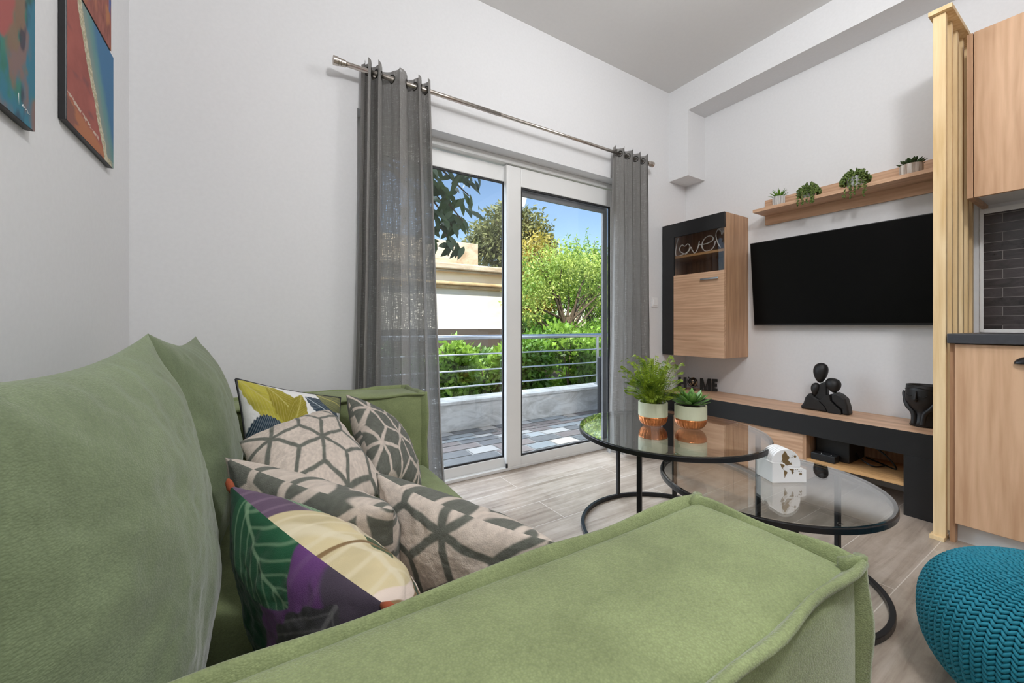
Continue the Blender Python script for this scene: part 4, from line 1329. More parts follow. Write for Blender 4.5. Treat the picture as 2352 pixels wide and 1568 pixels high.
letter([rect(e0, 0, e0 + w, hh), rect(e0 + w, 0, e1, w), rect(e0 + w, hh - w, e1, hh), rect(e0 + w, hh / 2 - w / 2, e1 - .004, hh / 2 + w / 2)])
gc = hp(0.39 * L, 0.072)
def globe_mat():
    tt = NT('globe_print')
    f = tt.noise(tt.coord(), 28, 4, 0.6)
    c_ = tt.ramp(f, [(0.50, (0.01, 0.01, 0.01)), (0.54, srgb(150, 128, 100))])
    return tt.done(tt.bsdf(c_, 0.15))
b = nb(); ellipsoid(b, gc, (0.038, 0.038, 0.038), 24, 14)
gb = obj('globe', b, globe_mat(), th, smooth=True); gb['label'] = 'small black globe'
b = nb()
pts = []
ax = (dirh * 0.707 - Vector((0, 0, 0.707)))
px_ = (dirh * 0.707 + Vector((0, 0, 0.707)))
for q in range(25):
    a = PI * q / 24
    pts.append(gc + (-ax) * (0.046 * math.cos(a)) - px_ * (0.046 * math.sin(a)))
tube(b, pts, 0.0028, 6)
tube(b, [gc - ax * .055, gc - ax * .036], 0.004, 8); tube(b, [gc + ax * .055, gc + ax * .036], 0.004, 8)
low = gc + Vector((0, 0, -0.046))
tube(b, [low, hp(0.39 * L, 0.0)], 0.003, 8); lathe(b, [(0.028, BZ + .001), (0.026, BZ + .006), (0.004, BZ + .01)], tuple(Vector((hp(.39 * L, 0).x, hp(.39 * L, 0).y, 0))), 20)
obj('globe_stand', b, M['black'], gb, smooth=True)

# family sculpture -----------------------------------------------------
SX = 3.10
def sc(x, y):
    yb = 905 + (x - 85) / 885 * 120
    return Vector((SX, 1.235 - (x - 85) / 885 * 0.262, BZ + .001 + (yb - y) * 3.45e-4))
sculp = thing('family_sculpture', 'black abstract sculpture of three embracing figures on the tv bench', 'sculpture', (SX, 1.10, BZ + .001))
lobes = [([(85, 905), (90, 850), (135, 800), (170, 690), (230, 625), (290, 605), (340, 680), (430, 735), (560, 870), (606, 978)], .07),
         ([(612, 978), (566, 868), (438, 735), (470, 745), (560, 655), (640, 640), (655, 760), (755, 862), (838, 935), (842, 1008)], .085),
         ([(850, 1008), (848, 920), (745, 840), (668, 750), (655, 655), (720, 600), (820, 650), (905, 730), (945, 860), (970, 1025)], .075)]
for pl, dep in lobes:
    pts = [sc(x, min(y, 905 + (x - 85) / 885 * 120)) for x, y in pl]
    b = nb(); prism(b, [p + Vector((-dep / 2, 0, 0)) for p in pts], (dep, 0, 0))
    obj('torso', b, M['black_matte'], sculp, bevel=0.012, seg=3)
b = nb(); prism(b, [sc(x, y) + Vector((-.02, 0, 0)) for x, y in [(340, 690), (440, 430), (560, 400), (560, 700), (450, 760)]], (0.05, 0, 0)); obj('neck', b, M['black_matte'], sculp, bevel=0.008)
for (x, y, ry, rz, tilt) in [(440, 235, .043, .066, 0.12), (675, 480, .042, .048, -0.5), (345, 545, .027, .044, 0.1)]:
    b = nb(); ellipsoid(b, sc(x, y) + Vector((-.008, 0, 0)), (0.040 if rz > .045 else .03, ry, rz), 28, 18, Matrix.Rotation(tilt, 3, 'X'))
    for v in b.verts:      # egg: narrower towards the neck
        c_ = sc(x, y); f = 1 + 0.28 * max(-1, min(1, (v.co.z - c_.z) / rz)) - .1
        v.co.y = c_.y + (v.co.y - c_.y) * f
    obj('head', b, M['black_matte'], sculp, smooth=True)

# face vase --------------------------------------------------------------
vc = (3.10, 0.652)
vase = thing('face_vase', 'black ceramic face vase with hands at the right end of the tv bench', 'vase', (vc[0], vc[1], BZ + .001))
b = nb()
z0 = BZ + .001
prof = [(0.052, 0), (0.058, .004), (0.05, .03), (0.043, .065), (0.045, .085), (0.062, .11), (0.074, .14), (0.076, .17), (0.073, .20), (0.071, .228), (0.066, .228), (0.066, .20), (0.05, .12), (0.01, .11)]
lathe(b, [(r_, z0 + z_) for r_, z_ in prof], (vc[0], vc[1], 0), 48)
obj('body', b, M['black_matte'], vase, smooth=True)
# face side points to the room (-X, +Y a little)
fd = Vector((-0.93, 0.25, 0)).normalized(); fw = Vector((-fd.y, fd.x, 0))
def fp(s, z, r_): 
    return Vector((vc[0], vc[1], z0 + z)) + (fd * math.cos(s) + fw * math.sin(s)) * r_
b = nb(); tube(b, catmull([fp(.05, .195, .073), fp(.05, .17, .081), fp(.05, .152, .086), fp(.05, .146, .078)], 5), [0.004 + .0004 * q for q in range(16)], 8); obj('nose', b, M['black_matte'], vase, smooth=True)
for s in (-1, 1):
    b = nb(); tube(b, catmull([fp(s * .2, .172, .0765), fp(s * .42, .166, .0768), fp(s * .65, .174, .0765)], 5), 0.0022, 6)
    obj('eyelid', b, M['black_matte'], vase, smooth=True)
b = nb(); tube(b, catmull([fp(-1.2, .20, .0735), fp(-.6, .21, .0735), fp(0, .217, .073), fp(.6, .21, .0735), fp(1.2, .195, .074)], 6), 0.003, 6); obj('hairline', b, M['black_matte'], vase, smooth=True)
for s in (-1, 1):
    b = nb(); tube(b, catmull([fp(s * .35, .01, .055), fp(s * .5, .07, .05), fp(s * .9, .11, .068), fp(s * 1.25, .165, .079), fp(s * 1.3, .185, .077)], 6), [0.012] * 8 + [.011] * 8 + [0.009] * 9, 8)
    obj('hand', b, M['black_matte'], vase, smooth=True)

# ================================================================== TELEVISION
tv = thing('television', 'large flat black television mounted on the wall', 'television', (3.2, 1.07, 1.0))
b = nb()
def tvp(y, z, d): 
    lean = (z - 1.005) / .63 * 0.062
    return Vector((3.225 - lean + d, y, z))
Y0, Y1, Z0, Z1 = 0.515, 1.612, 1.005, 1.632
prism(b, [tvp(Y0, Z0, 0), tvp(Y1, Z0, 0), tvp(Y1, Z1, 0), tvp(Y0, Z1, 0)], (0.022, 0, 0.002)); obj('housing', b, M['black'], tv, bevel=0.003)
b = nb(); prism(b, [tvp(Y0 + .006, Z0 + .014, -.0012), tvp(Y1 - .006, Z0 + .014, -.0012), tvp(Y1 - .006, Z1 - .006, -.0012), tvp(Y0 + .006, Z1 - .006, -.0012)], (0.001, 0, 0)); obj('screen', b, M['screen'], tv)
obj('wall_mount', boxes(((3.235, 0.95, 1.15), (XR, 1.18, 1.45))), M['black'], tv)

# ================================================================== WALL SHELF
SHZ = 1.862
t = thing('wall_shelf', 'oak wall shelf with back plate above the television', 'shelf', (3.2, 1.02, 1.77))
obj('back_plate', boxes(((XR - .018, 0.56, 1.772), (XR - .0005, 1.552, 1.962))), M['oak'], t, bevel=0.001)
obj('shelf_board', boxes(((3.085, 0.56, SHZ - .022), (XR - .019, 1.552, SHZ))), M['oak'], t, bevel=0.001)

def ribbed_pot(c, z, r, h, m, n=64, ribs=24, amp=.04, name='pot', parent=None):
    b = nb()
    rings = []
    rr_ = random.Random(int(c[1] * 1000))
    phs = [rr_.uniform(.6, 1) for _ in range(ribs)]
    for q, zz in [(.92, 0), (.97, .003), (1, h * .5), (1, h), (.88, h), (.86, h - .012)]:
        ring = []
        for k_ in range(n):
            a = 2 * PI * k_ / n
            f = 1 - amp * abs(math.sin(a * ribs / 2)) * phs[int(a / (2 * PI) * ribs) % ribs]
            ring.append(b.verts.new((c[0] + r * q * f * math.cos(a), c[1] + r * q * f * math.sin(a), z + zz)))
        rings.append(ring)
    for A, B in zip(rings[:-1], rings[1:]):
        for k_ in range(n): b.faces.new([A[k_], A[(k_ + 1) % n], B[(k_ + 1) % n], B[k_]])
    b.faces.new(rings[0][::-1]); b.faces.new(rings[-1])
    return obj(name, b, m, parent)
def striped(name, c0, c1, sc_):
    tt = NT(name)
    f = tt.noise(tt.coord(scale=(sc_, sc_, 3)), 1.0, 4, .6)
    c_ = tt.ramp(f, [(0.38, c0), (0.6, c1)])
    return tt.done(tt.bsdf(c_, 0.7))
M['pot_white'] = striped('carved_white', srgb(150, 146, 142), srgb(222, 220, 216), 160)
M['pot_grey'] = plain('pale_grey_pot', srgb(200, 204, 202), 0.6)
M['pot_slat'] = striped('whitewashed_wood', srgb(150, 132, 116), srgb(222, 216, 210), 60)
# spiky
c = (3.150, 1.405)
t = thing('potted_aloe', 'spiky green plant in a carved white pot at the left end of the shelf', 'plant', (*c, SHZ + .0005))
ribbed_pot(c, SHZ + .0005, .0385, .068, M['pot_white'], 120, 40, .06, 'pot', t)
ra = random.Random(4)
for li, (cnt, Lf, el) in enumerate([(9, .062, .55), (8, .068, .9), (5, .07, 1.25)]):
    for k_ in range(cnt):
        a = 2 * PI * k_ / cnt + li * .5
        e = el + ra.uniform(-.1, .1)
        b = nb()
        thick_leaf(b, Vector((c[0] + .01 * math.cos(a), c[1] + .01 * math.sin(a), SHZ + .062)), Vector((math.cos(a) * math.cos(e), math.sin(a) * math.cos(e), math.sin(e))), Vector((-math.cos(a) * math.sin(e), -math.sin(a) * math.sin(e), math.cos(e))), Lf, .012, .003, -0.12, .3)
        obj('leaf', b, M['aloe'], t, smooth=True)
# string of pearls
def pearls(c, label, seed, scale=1.0, trails=9):
    t = thing('trailing_succulent', label, 'plant', (*c, SHZ + .0005), 'trailing succulents on the wall shelf')
    ribbed_pot(c, SHZ + .0005, .036 * scale, .062 * scale, M['pot_grey'], 64, 16, .02, 'pot', t)
    r_ = random.Random(seed)
    pr_ = nb()
    stems = nb()
    top = SHZ + .062 * scale
    for k_ in range(26):
        a = r_.uniform(0, 2 * PI)
        front_ = math.cos(a) < -0.15
        ro = .04 * scale
        drop = r_.uniform(.03, .055)
        if front_ and k_ % 2 == 0: drop = r_.uniform(.07, .125) * scale
        p0 = Vector((c[0] + .01 * math.cos(a), c[1] + .01 * math.sin(a), top))
        p1 = Vector((c[0] + ro * .8 * math.cos(a), c[1] + ro * .8 * math.sin(a), top + r_.uniform(.012, .04)))
        p2 = Vector((c[0] + ro * 1.35 * math.cos(a), c[1] + ro * 1.5 * math.sin(a), top - .012))
        if front_ and drop > .06:
            p2.x = min(p2.x, 3.075); 
        pts = [p0, p1, p2]
        if front_ and drop > .06: pts += [Vector((p2.x - .004, p2.y + r_.uniform(-.006, .006), top - drop))]
        else: pts += [p2 + Vector((.004 * math.cos(a), .004 * math.sin(a), -.02))]
        pts = catmull(pts, 7)
        tube(stems, pts, .0009, 4)
        for p in pts[4:]:
            for q in range(2):
                off = Vector((r_.uniform(-1, 1), r_.uniform(-1, 1), r_.uniform(-1, 1))).normalized() * .0065
                pp = p + off
                if pp.z < SHZ + .006 and pp.x > 3.078: continue
                if pp.x > XR - .026: continue
                ellipsoid(pr_, pp, (.0046, .0046, .0062), 6, 5, Matrix.Rotation(r_.uniform(-1, 1), 3, 'X') @ Matrix.Rotation(r_.uniform(-1, 1), 3, 'Y'))
    obj('bead_leaves', pr_, M['pearl'], t, smooth=True)
    obj('stems', stems, M['pearl'], t)
pearls((3.137, 1.213), 'smaller trailing bead-leaf plant in a pale pot, left of the two on the shelf', 5, .95)
pearls((3.137, 0.965), 'fuller trailing bead-leaf plant in a pale pot, right of the two on the shelf', 9, 1.12)
# echeveria
c = (3.155, 0.715)
t = thing('potted_rosette', 'flat dark green rosette in a whitewashed slatted pot at the right end of the shelf', 'plant', (*c, SHZ + .0005))
ribbed_pot(c, SHZ + .0005, .05, .062, M['pot_slat'], 84, 14, .03, 'pot', t)
rosette(t, c, SHZ + .06, [(9, .064, .024, .18), (8, .054, .022, .55), (5, .04, .018, 1.0)], M['succ_dark'], seed=7)

# ================================================================== WALL CABINET
CX, CY0, CY1, CZ0, CZ1 = 2.945, 1.685, 2.232, 0.757, 1.864
t = thing('wall_cabinet', 'tall oak and black wall cabinet with a glass corner beside the door', 'cabinet', ((CX + XR) / 2, (CY0 + CY1) / 2, CZ0))
XRc = XR - .0005
obj('carcass', boxes(((CX + .02, CY0, CZ0), (XRc, CY0 + .018, CZ1)), ((CX + .02, CY1 - .018, CZ0), (XRc, CY1, CZ1)), ((CX + .02, CY0 + .018, CZ0), (XRc, CY1 - .018, CZ0 + .018)),
                     ((CX + .02, CY0 + .018, CZ1 - .018), (XRc, CY1 - .018, CZ1)), ((XRc - .01, CY0 + .018, CZ0 + .018), (XRc, CY1 - .018, CZ1 - .018))), M['oak_v'], t)
bf = obj('black_frame', boxes(((CX, CY0, CZ1 - .115), (CX + .019, CY1, CZ1)), ((CX, CY1 - .112, CZ0), (CX + .019, CY1, CZ1 - .115))), M['black'], t, bevel=0.001); bf['label'] = 'black frame'
cd = obj('door', boxes(((CX - .004, CY0, CZ0), (CX + .019, CY1 - .113, 1.425))), M['oak'], t, bevel=0.001)
b = boxes(((CX - .024, 1.722, 1.362), (CX - .014, 1.868, 1.375)), ((CX - .016, 1.735, 1.364), (CX - .004, 1.745, 1.373)), ((CX - .016, 1.845, 1.364), (CX - .004, 1.855, 1.373)))
hd = obj('handle', b, M['chrome'], cd, bevel=0.001); hd['label'] = 'chrome bar handle'
obj('shelf', boxes(((CX + .045, CY0 + .018, 1.576), (XRc - .01, CY1 - .018, 1.596))), M['oak_edge'], t)
b = nb(); b.faces.new([b.verts.new(p) for p in [(CX + .010, CY0 + .003, 1.426), (CX + .010, CY1 - .113, 1.426), (CX + .010, CY1 - .113, CZ1 - .116), (CX + .010, CY0 + .003, CZ1 - .116)]]); obj('glass_pane', b, M['glass_cab'], t)
# love decoration
def lv(x, d): return Vector((3.03, 2.168 - (x - 195) / 440 * 0.432, 1.601 + d * .00095))
lvt = thing('love_sign', 'white tube lettering reading love with a heart behind the cabinet glass', 'decoration', (3.03, 1.9, 1.5855))
strokes = [[(228, 165), (210, 110), (200, 30), (215, 4), (270, 8)], [(270, 8), (320, 28), (338, 70), (318, 95), (290, 80), (265, 95), (242, 72), (250, 36), (300, 5)],
           [(300, 5), (335, 40), (348, 60), (362, 30), (385, 4), (412, 45), (425, 100), (422, 72), (440, 66)],
           [(440, 66), (500, 68), (545, 92), (530, 124), (488, 124), (455, 90), (450, 40), (480, 5), (530, 10), (555, 40), (562, 75)],
           [(606, 12), (580, 66), (568, 130), (588, 168), (610, 150), (618, 118), (630, 150)]]
for i, st in enumerate(strokes):
    b = nb(); tube(b, catmull([lv(x, d) for x, d in st], 6), .0042, 8)
    obj('letter' if i < 4 else 'heart', b, M['neon'], lvt, smooth=True)
# ================================================================== LIGHT SWITCH
t = thing('light_switch', 'square white light switch on the wall between curtain and cabinet', 'switch', (2.845, YB - .005, 1.17))
obj('plate', boxes(((2.805, YB - .008, 1.165), (2.885, YB, 1.245))), M['white_matte'], t, bevel=.003)
obj('rocker', boxes(((2.822, YB - .013, 1.18), (2.868, YB - .008, 1.23))), M['white_matte'], t, bevel=.002)

# ================================================================== SLATTED SCREEN
PX, PY0, PY1, PZ0, PZ1 = 2.69, 0.494, 0.536, 0.0, 2.47
t = thing('slatted_screen', 'pine slatted room divider between the television and the kitchen', 'divider', (2.98, 0.515, 0))
obj('base_cap', boxes(((PX - .018, PY0 + .001, 0), (PX + .06, PY1 + .009, .018))), M['pine'], t, bevel=.001)
obj('top_cap', boxes(((PX - .02, PY0 - .024, 2.462), (XRc, PY1 + .012, 2.482))), M['pine'], t, bevel=.001)
obj('post', boxes(((PX, PY0, .018), (PX + .03, PY1, 2.462))), M['pine'], t, bevel=.0015)
for i in range(5):
    x = 2.800 + i * .1065
    obj('slat', boxes(((x, PY0, .018), (x + .028, PY1, 2.462))), M['pine'], t, bevel=.0015)

# ================================================================== KITCHEN
t = thing('kitchen_base_unit', 'oak kitchen base cabinet with black cup handle under the dark worktop', 'kitchen cabinet', (2.99, .17, 0))
KY0, KY1 = -0.13, 0.4855
obj('body', boxes(((2.712, KY1 - .018, .0), (XRc, KY1, .921)), ((2.712, KY0, .09), (XRc, KY0 + .018, .921)), ((2.712, KY0 + .018, .09), (XRc, KY1 - .018, .108)), ((XRc - .01, KY0 + .018, .108), (XRc, KY1 - .018, .921))), M['oak_v'], t)
kd = obj('door', boxes(((2.690, KY0 + .002, .098), (2.710, KY1 - .02, .918))), M['oak_door'], t, bevel=.001)
# cup pull
b = nb()
cy_, cz_ = 0.245, .842
n1, n2 = 16, 8
grid = []
for i in range(n1 + 1):
    a = PI * i / n1
    row = []
    for j in range(n2 + 1):
        e = PI / 2 * j / n2
        row.append(b.verts.new((2.690 - .026 * math.sin(a) ** .6 * math.sin(e) , cy_ + .052 * math.cos(a), cz_ + .034 * math.sin(a) * math.cos(e) )))
    grid.append(row)
for i in range(n1):
    for j in range(n2):
        try: b.faces.new([grid[i][j], grid[i + 1][j], grid[i + 1][j + 1], grid[i][j + 1]])
        except ValueError: pass
bmesh.ops.remove_doubles(b, verts=b.verts, dist=1e-5)
kh = obj('cup_handle', b, M['black_metal'], kd, smooth=True); kh['label'] = 'black cup handle'
sm = kh.modifiers.new('solid', 'SOLIDIFY'); sm.thickness = .003
obj('plinth', boxes(((2.755, KY0, 0), (2.77, KY1 - .018, .089))), M['white'], t)
b = boxes(((2.668, -.4, .922), (XRc - .001, .4865, .966)))
tag(obj('worktop', b, M['worktop'], bevel=.003), 'dark grey kitchen worktop ending at the slatted screen', 'worktop')
t = thing('kitchen_wall_unit', 'oak kitchen wall cabinet at the top right beside the slatted screen', 'kitchen cabinet', (3.11, .17, 1.628))
UX = 2.93; UY0, UY1, UZ0, UZ1 = -0.14, 0.467, 1.626, 2.428
obj('body', boxes(((UX + .002, UY1 - .02, UZ0), (XRc, UY1, UZ1)), ((UX + .022, UY0, UZ0), (XRc, UY0 + .018, UZ1)), ((UX + .022, UY0 + .018, UZ1 - .018), (XRc, UY1 - .02, UZ1))), M['oak_v'], t)
bp = obj('bottom_panel', boxes(((UX + .022, UY0 + .018, UZ0 + .02), (XRc, UY1 - .02, UZ0 + .036))), M['white'], t); bp['label'] = 'white underside'
obj('door', boxes(((UX, UY0, UZ0), (UX + .02, UY1 - .023, UZ1))), M['oak_door'], t, bevel=.001)
# backsplash and its white edging
bm = boxes(((XR - .010, -1.2, .968), (XR + .001, .462, 1.62)))
me = bpy.data.meshes.new('wall_backsplash'); bm.to_mesh(me); bm.free()
o = bpy.data.objects.new('wall_backsplash', me); COL.objects.link(o); me.materials.append(M['tile'])
tag(o, 'dark brown brick tile backsplash above the worktop', None, None, 'structure')
struct('trim_3', boxes(((XR - .014, .462, .968), (XR + .001, .474, 1.70)), ((XR - .016, -1.2, .967), (XR - .0101, .462, .985)), ((XR - .013, -1.2, 1.60), (XR - .0101, .462, 1.626))), M['white'], 'white edging strips around the tile backsplash')

# ================================================================== PICTURES ON THE LEFT WALL
def picture(name, y0, y1, z0, z1, fn, label, N=(170, 220), thick=.017):
    t = thing(name, label, 'picture', (XL + thick / 2, (y0 + y1) / 2, z0), 'canvas pictures on the left wall')
    obj('stretcher', boxes(((XL + .0005, y0, z0), (XL + thick, y1, z1))), M['black'], t, bevel=.002)
    yy = np.linspace(y0, y1, N[0]); zz = np.linspace(z1, z0, N[1])
    Yg, Zg = np.meshgrid(yy, zz, indexing='ij')
    Vv = np.stack([np.full(Yg.shape, XL + thick + .0008), Yg, Zg], -1).reshape(-1, 3)
    me = np_mesh('canvas', Vv, grid_faces(N[0], N[1], 0, True))
    uu = (Yg - y0) / (y1 - y0); vv = (z1 - Zg) / (z1 - z0)
    set_col(me, fn(uu, vv).reshape(-1, 3))
    link_mesh('canvas', me, M['attr_flat'], t)
    return t
def beach(u, v):
    n = fbm(u * 6, v * 6, 50); n2 = fbm(u * 30, v * 30, 52); n3 = fbm(u * 70, v * 70, 55)
    c = np.ones(u.shape + (3,)) * np.array(srgb(160, 92, 84)) * (0.75 + 0.5 * n)[..., None]
    lo = smooth(0.0, .05, v - (0.78 + .14 * u + .03 * n2))
    c = mixc(c, np.array(srgb(178, 116, 84)), lo)
    c = mixc(c, srgb(206, 188, 172), (np.abs(v - (0.78 + .14 * u + .03 * n2)) < .012) * (n3 > .45) * (u < .62) * .9)
    c = mixc(c, np.array(srgb(118, 82, 84)), smooth(.55, .7, fbm(u * 3, v * 9, 54)) * .7)
    edge = 0.16 + 0.20 * v + 0.42 * v * v * .9 + 0.05 * (n - .5) + .02 * (n2 - .5)
    edge = 0.15 + 0.62 * v ** 1.15 + .05 * (n - .5) + .025 * (n2 - .5)
    d = u - edge
    c = mixc(c, srgb(176, 168, 140), smooth(0, .012, d))
    c = mixc(c, np.array(srgb(214, 206, 182)), smooth(0, .012, d) * (n3 > .52) * .8)
    c = mixc(c, srgb(132, 148, 142), smooth(.09, .13, d) * (v < .95))
    c = mixc(c, srgb(104, 146, 146), smooth(.14, .28, d))
    c = mixc(c, srgb(72, 118, 156), smooth(.26, .42, d))
    return c
def rust(u, v):
    n = fbm(u * 5, v * 3, 60); n2 = fbm(u * 30, v * 12, 61)
    c = np.ones(u.shape + (3,)) * np.array(srgb(152, 94, 84)) * (.55 + .9 * n2)[..., None]
    c = mixc(c, srgb(186, 128, 84), smooth(.5, .7, fbm(u * 8, v * 4, 62)) * .7)
    c = mixc(c, srgb(80, 106, 160), smooth(.60, .72, n) * (v < .9))
    return c
def teal(u, v):
    n = fbm(u * 4, v * 5, 70); n2 = fbm(u * 14, v * 14, 71)
    c = np.ones(u.shape + (3,)) * np.array(srgb(66, 124, 112)) * (.75 + .5 * n2)[..., None]
    c = mixc(c, srgb(64, 122, 146), smooth(.5, .62, n) * .9)
    c = mixc(c, srgb(150, 104, 84), smooth(.52, .66, fbm(u * 5 + 3, v * 5, 73)) * .7)
    c = mixc(c, srgb(60, 64, 78), smooth(.55, .66, fbm(u * 6, v * 5 + 4, 74)) * .8)
    blob = np.hypot((u - .42) / .34, (v - .58) / .24) + .5 * (n - .5)
    c = mixc(c, np.array(srgb(166, 96, 92)), 1 - smooth(.9, 1.0, blob))
    c = mixc(c, np.array(srgb(190, 130, 92)), 1 - smooth(.2, .6, blob))
    return c
picture('canvas_picture', 1.556, 1.955, 1.56, 1.955 + .0, beach, 'canvas picture of a red shore and blue sea, lower right of the group')
picture('canvas_picture', 1.545, 1.93, 1.963, 2.36, rust, 'rust brown canvas picture directly above the shore picture')
tp = picture('canvas_picture', 1.02, 1.377, 1.452, 2.05, teal, 'teal and red abstract canvas picture at the left edge')
b = nb()
sig = [(1.300, 1.506), (1.302, 1.480), (1.300, 1.506), (1.312, 1.508), (1.314, 1.497), (1.303, 1.493)]
tube(b, [(XL + .0186, y_, z_) for y_, z_ in sig], .0007, 4)
sig2 = [(1.315, 1.484 ), (1.319, 1.490), (1.322, 1.484), (1.327, 1.489), (1.330, 1.483), (1.336, 1.487), (1.342, 1.480), (1.350, 1.481)]
tube(b, [(XL + .0186, y_, z_) for y_, z_ in sig2], .0006, 4)
sg = obj('signature', b, M['white_matte'], tp); sg['label'] = 'white scrawled signature'

# ================================================================== CURTAIN ROD AND CURTAINS
RYc, RZ = 2.155, 2.328
t = thing('curtain_rod', 'brushed nickel curtain rod with ribbed finials above the sliding door', 'curtain rod', (1.5, RYc, RZ))
b = nb(); tube(b, [(0.36, RYc, RZ), (1.265, RYc, RZ)], .0125, 20); tube(b, [(1.265, RYc, RZ), (2.68, RYc, RZ)], .0108, 20); obj('pole', b, M['steel'], t, smooth=True)
for s, x in ((-1, 0.36), (1, 2.66)):
    b = nb()
    prof = [(.0135, 0), (.0165, .002), (.0165, .010), (.0145, .0115), (.0175, .013), (.0175, .022), (.0155, .0235), (.019, .025), (.019, .034), (.017, .0355), (.021, .037), (.0225, .058), (.021, .061), (.004, .064)]
    lathe(b, [(r_, s * z_) for r_, z_ in prof], (x, RYc, RZ), 28, True, True, 'X'); obj('finial', b, M['steel'], t)
for x in (.50, 2.56):
    b = boxes(((x - .006, RYc, RZ - .02), (x + .006, YB, RZ - .008))); lathe(b, [(.022, YB - .004), (.022, YB)], (x, 0, RZ - .014), 16, True, True, 'Y'); obj('bracket', b, M['steel'], t)

def curtain(name, label, top_x, bot_x, z0, z1, n, amp, seed, knots, nz=70, ns=420):
    """knots: mapping fold parameter -> fraction of width, lets one fold lie open"""
    root = thing(name, label, 'curtain', ((top_x[0] + top_x[1]) / 2, RYc, z0), 'grey linen curtains')
    s = np.linspace(0, 1, ns); zz = np.linspace(0, 1, nz)
    Sg, Zg = np.meshgrid(s, zz, indexing='ij')
    kx_, ky_ = zip(*knots)
    fx = np.interp(Sg, kx_, ky_)
    nz_ = (fbm(Sg * 6 + 2, Zg * 3 + 1, seed, 3) - .5)
    nz2 = (fbm(Sg * 18 + 2, Zg * 7 + 1, seed + 3, 3) - .5)
    ph = 2 * PI * n * Sg + 0.9 * nz_ * (1 - Zg * .7)
    A = amp * (1 + .5 * nz_) * (0.85 + .25 * (1 - Zg))
    Yc = RYc + A * np.sign(np.sin(ph)) * np.abs(np.sin(ph)) ** .75 + .006 * nz2
    w0 = top_x[0] * Zg + bot_x[0] * (1 - Zg); w1 = top_x[1] * Zg + bot_x[1] * (1 - Zg)
    ease = Zg ** .6
    w0 = top_x[0] * ease + bot_x[0] * (1 - ease); w1 = top_x[1] * ease + bot_x[1] * (1 - ease)
    Xc = w0 + (w1 - w0) * fx + 0.012 * np.sin(2 * ph + .6) + .012 * nz_ * (1 - Zg)
    Zc = z0 + (z1 - z0) * Zg + .01 * np.sin(ph * 1.0 + 1) * Zg ** 30 
    Vv = np.stack([Xc, Yc, Zc], -1).reshape(-1, 3)
    me = np_mesh('cloth', Vv, grid_faces(ns, nz))
    o = link_mesh('cloth', me, M['curtain'], root, True)
    # grommets where the cloth crosses the pole
    zi = int((RZ - z0) / (z1 - z0) * (nz - 1))
    yrow = Yc[:, zi] - RYc
    for i in range(ns - 1):
        if yrow[i] * yrow[i + 1] <= 0:
            d = Vector((Xc[i + 1, zi] - Xc[i, zi], Yc[i + 1, zi] - Yc[i, zi], 0)).normalized()
            p = Vector(((Xc[i, zi] + Xc[i + 1, zi]) / 2, RYc, RZ))
            b = nb()
            pts = [p + d * (.021 * math.cos(2 * PI * q / 20)) + Vector((0, 0, .021 * math.sin(2 * PI * q / 20))) for q in range(20)]
            tube(b, pts, .0035, 6, closed=True)
            obj('grommet', b, M['curtain_ring'], root, smooth=True)
    return root
curtain('curtain', 'grey linen curtain hanging left of the glass door', (0.445, 0.80), (0.385, 0.905), 0.03, 2.378, 5, .05, 3,
        [(0, 0), (.22, .10), (.42, .26), (.50, .40), (.60, .62), (.78, .84), (1, 1)])
curtain('curtain', 'grey linen curtain hanging right of the glass door', (2.285, 2.63), (2.235, 2.665), 0.03, 2.378, 4, .05, 9,
        [(0, 0), (.3, .30), (.6, .62), (1, 1)])

# ================================================================== KNITTED POUF
pc = (1.725, 0.095); PR, PH = 0.275, 0.365
prof = []
for i in range(90):
    a = -PI / 2 + PI * i / 89
    # squashed superellipse with flat base
    ca, sa = math.cos(a), math.sin(a)
    r_ = PR * abs(ca) ** .62
    z_ = PH / 2 + PH / 2 * (1 if sa > 0 else -1) * abs(sa) ** .85
    prof.append((r_, z_))
# arc length table
pr_ = np.array(prof); sl = np.r_[0, np.cumsum(np.hypot(*np.diff(pr_, axis=0).T))]
def pprof(s):
    return np.interp(s, sl, pr_[:, 0]), np.interp(s, sl, pr_[:, 1])
NC = 72
# unit capsule
un, um = 6, 5
uv_ = [(0, 0, 1)] + [(math.sin(PI * i / um) * math.cos(2 * PI * k_ / un), math.sin(PI * i / um) * math.sin(2 * PI * k_ / un), math.cos(PI * i / um)) for i in range(1, um) for k_ in range(un)] + [(0, 0, -1)]
uv_ = np.array(uv_)
uf = []
for k_ in range(un):
    uf.append((0, 1 + k_, 1 + (k_ + 1) % un, 1 + (k_ + 1) % un))
    last = len(uv_) - 1; b0 = 1 + (um - 2) * un
    uf.append((last, b0 + (k_ + 1) % un, b0 + k_, b0 + k_))
for i in range(um - 2):
    for k_ in range(un):
        a0 = 1 + i * un
        uf.append((a0 + k_, a0 + un + k_, a0 + un + (k_ + 1) % un, a0 + (k_ + 1) % un))
quads = [f for f in uf if len(set(f)) == 4]; tris = [f[:3] for f in uf if len(set(f)) == 3]
Vs, Ts = [], []
s = 0.16
nbase = 0
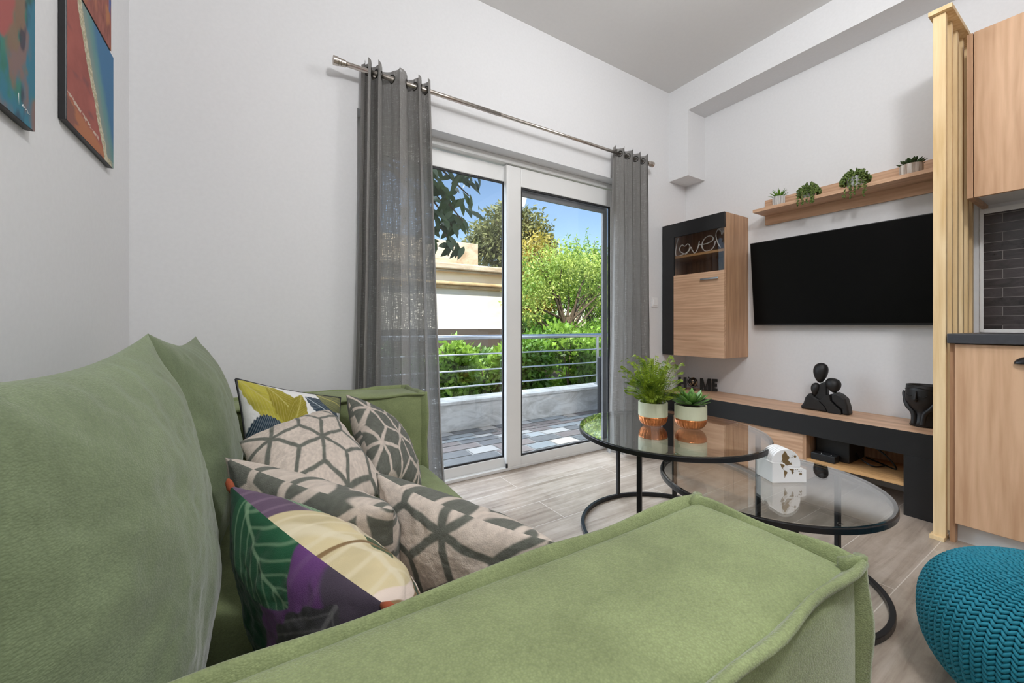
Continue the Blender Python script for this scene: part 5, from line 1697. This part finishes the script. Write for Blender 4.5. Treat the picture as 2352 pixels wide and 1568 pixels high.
while s < sl[-1] - 0.012:
    r_, z_ = pprof(s); r2_, z2_ = pprof(min(s + .004, sl[-1]))
    tz = np.array([r2_ - r_, z2_ - z_]); tz = tz / (np.linalg.norm(tz) + 1e-9)
    cols_n = NC if r_ > .15 else (NC // 2 if r_ > .07 else NC // 4)
    w_ = 2 * PI * r_ / cols_n
    step = min(max(w_ * .60, .0062), .0125)
    for k_ in range(cols_n):
        for sg_ in (-1, 1):
            th_ = 2 * PI * (k_ + .5 + sg_ * .235) / cols_n
            er = np.array([math.cos(th_), math.sin(th_), 0]); et = np.array([-math.sin(th_), math.cos(th_), 0])
            up_ = er * tz[0] + np.array([0, 0, tz[1]])
            nrm_ = np.cross(et, up_)
            ld = et * (sg_ * .62) + up_ * .78
            sd = np.cross(nrm_, ld)
            half = max(w_ * .46, step * .85)
            pts = uv_[:, 2:3] * ld * half + uv_[:, 0:1] * sd * (step * .40) + uv_[:, 1:2] * nrm_ * (.0052 if r_ > .1 else .004)
            # seat the tip of each stitch under its neighbour
            pts = pts + nrm_ * (-(uv_[:, 2:3]) * .0026)
            ctr = np.array([pc[0], pc[1], 0]) + er * r_ + np.array([0, 0, z_])
            Vs.append(pts + ctr)
            nbase += 1
    s += step
Vall = np.concatenate(Vs)
nst = len(Vs); nv = len(uv_)
Q = (np.array(quads)[None] + (np.arange(nst) * nv)[:, None, None]).reshape(-1, 4)
Tt = (np.array(tris)[None] + (np.arange(nst) * nv)[:, None, None]).reshape(-1, 3)
me = bpy.data.meshes.new('knit_cover')
me.vertices.add(len(Vall)); me.vertices.foreach_set('co', Vall.astype(np.float32).ravel())
nl = Q.size + Tt.size
me.loops.add(nl); me.loops.foreach_set('vertex_index', np.r_[Q.ravel(), Tt.ravel()].astype(np.int32))
me.polygons.add(len(Q) + len(Tt))
me.polygons.foreach_set('loop_start', np.r_[np.arange(len(Q)) * 4, len(Q) * 4 + np.arange(len(Tt)) * 3].astype(np.int32))
me.update(calc_edges=True)
pouf = thing('knitted_pouf', 'round teal knitted pouf on the floor by the kitchen unit', 'pouf', (pc[0], pc[1], 0))
link_mesh('knit_cover', me, M['pouf'], pouf, True)
b = nb(); lathe(b, [(max(r_ - .004, .001), z_) for r_, z_ in prof[2:-2:3]], (pc[0], pc[1], 0), 64); obj('filling', b, plain('pouf_core', (0.006, .06, .085), .8), pouf, smooth=True)
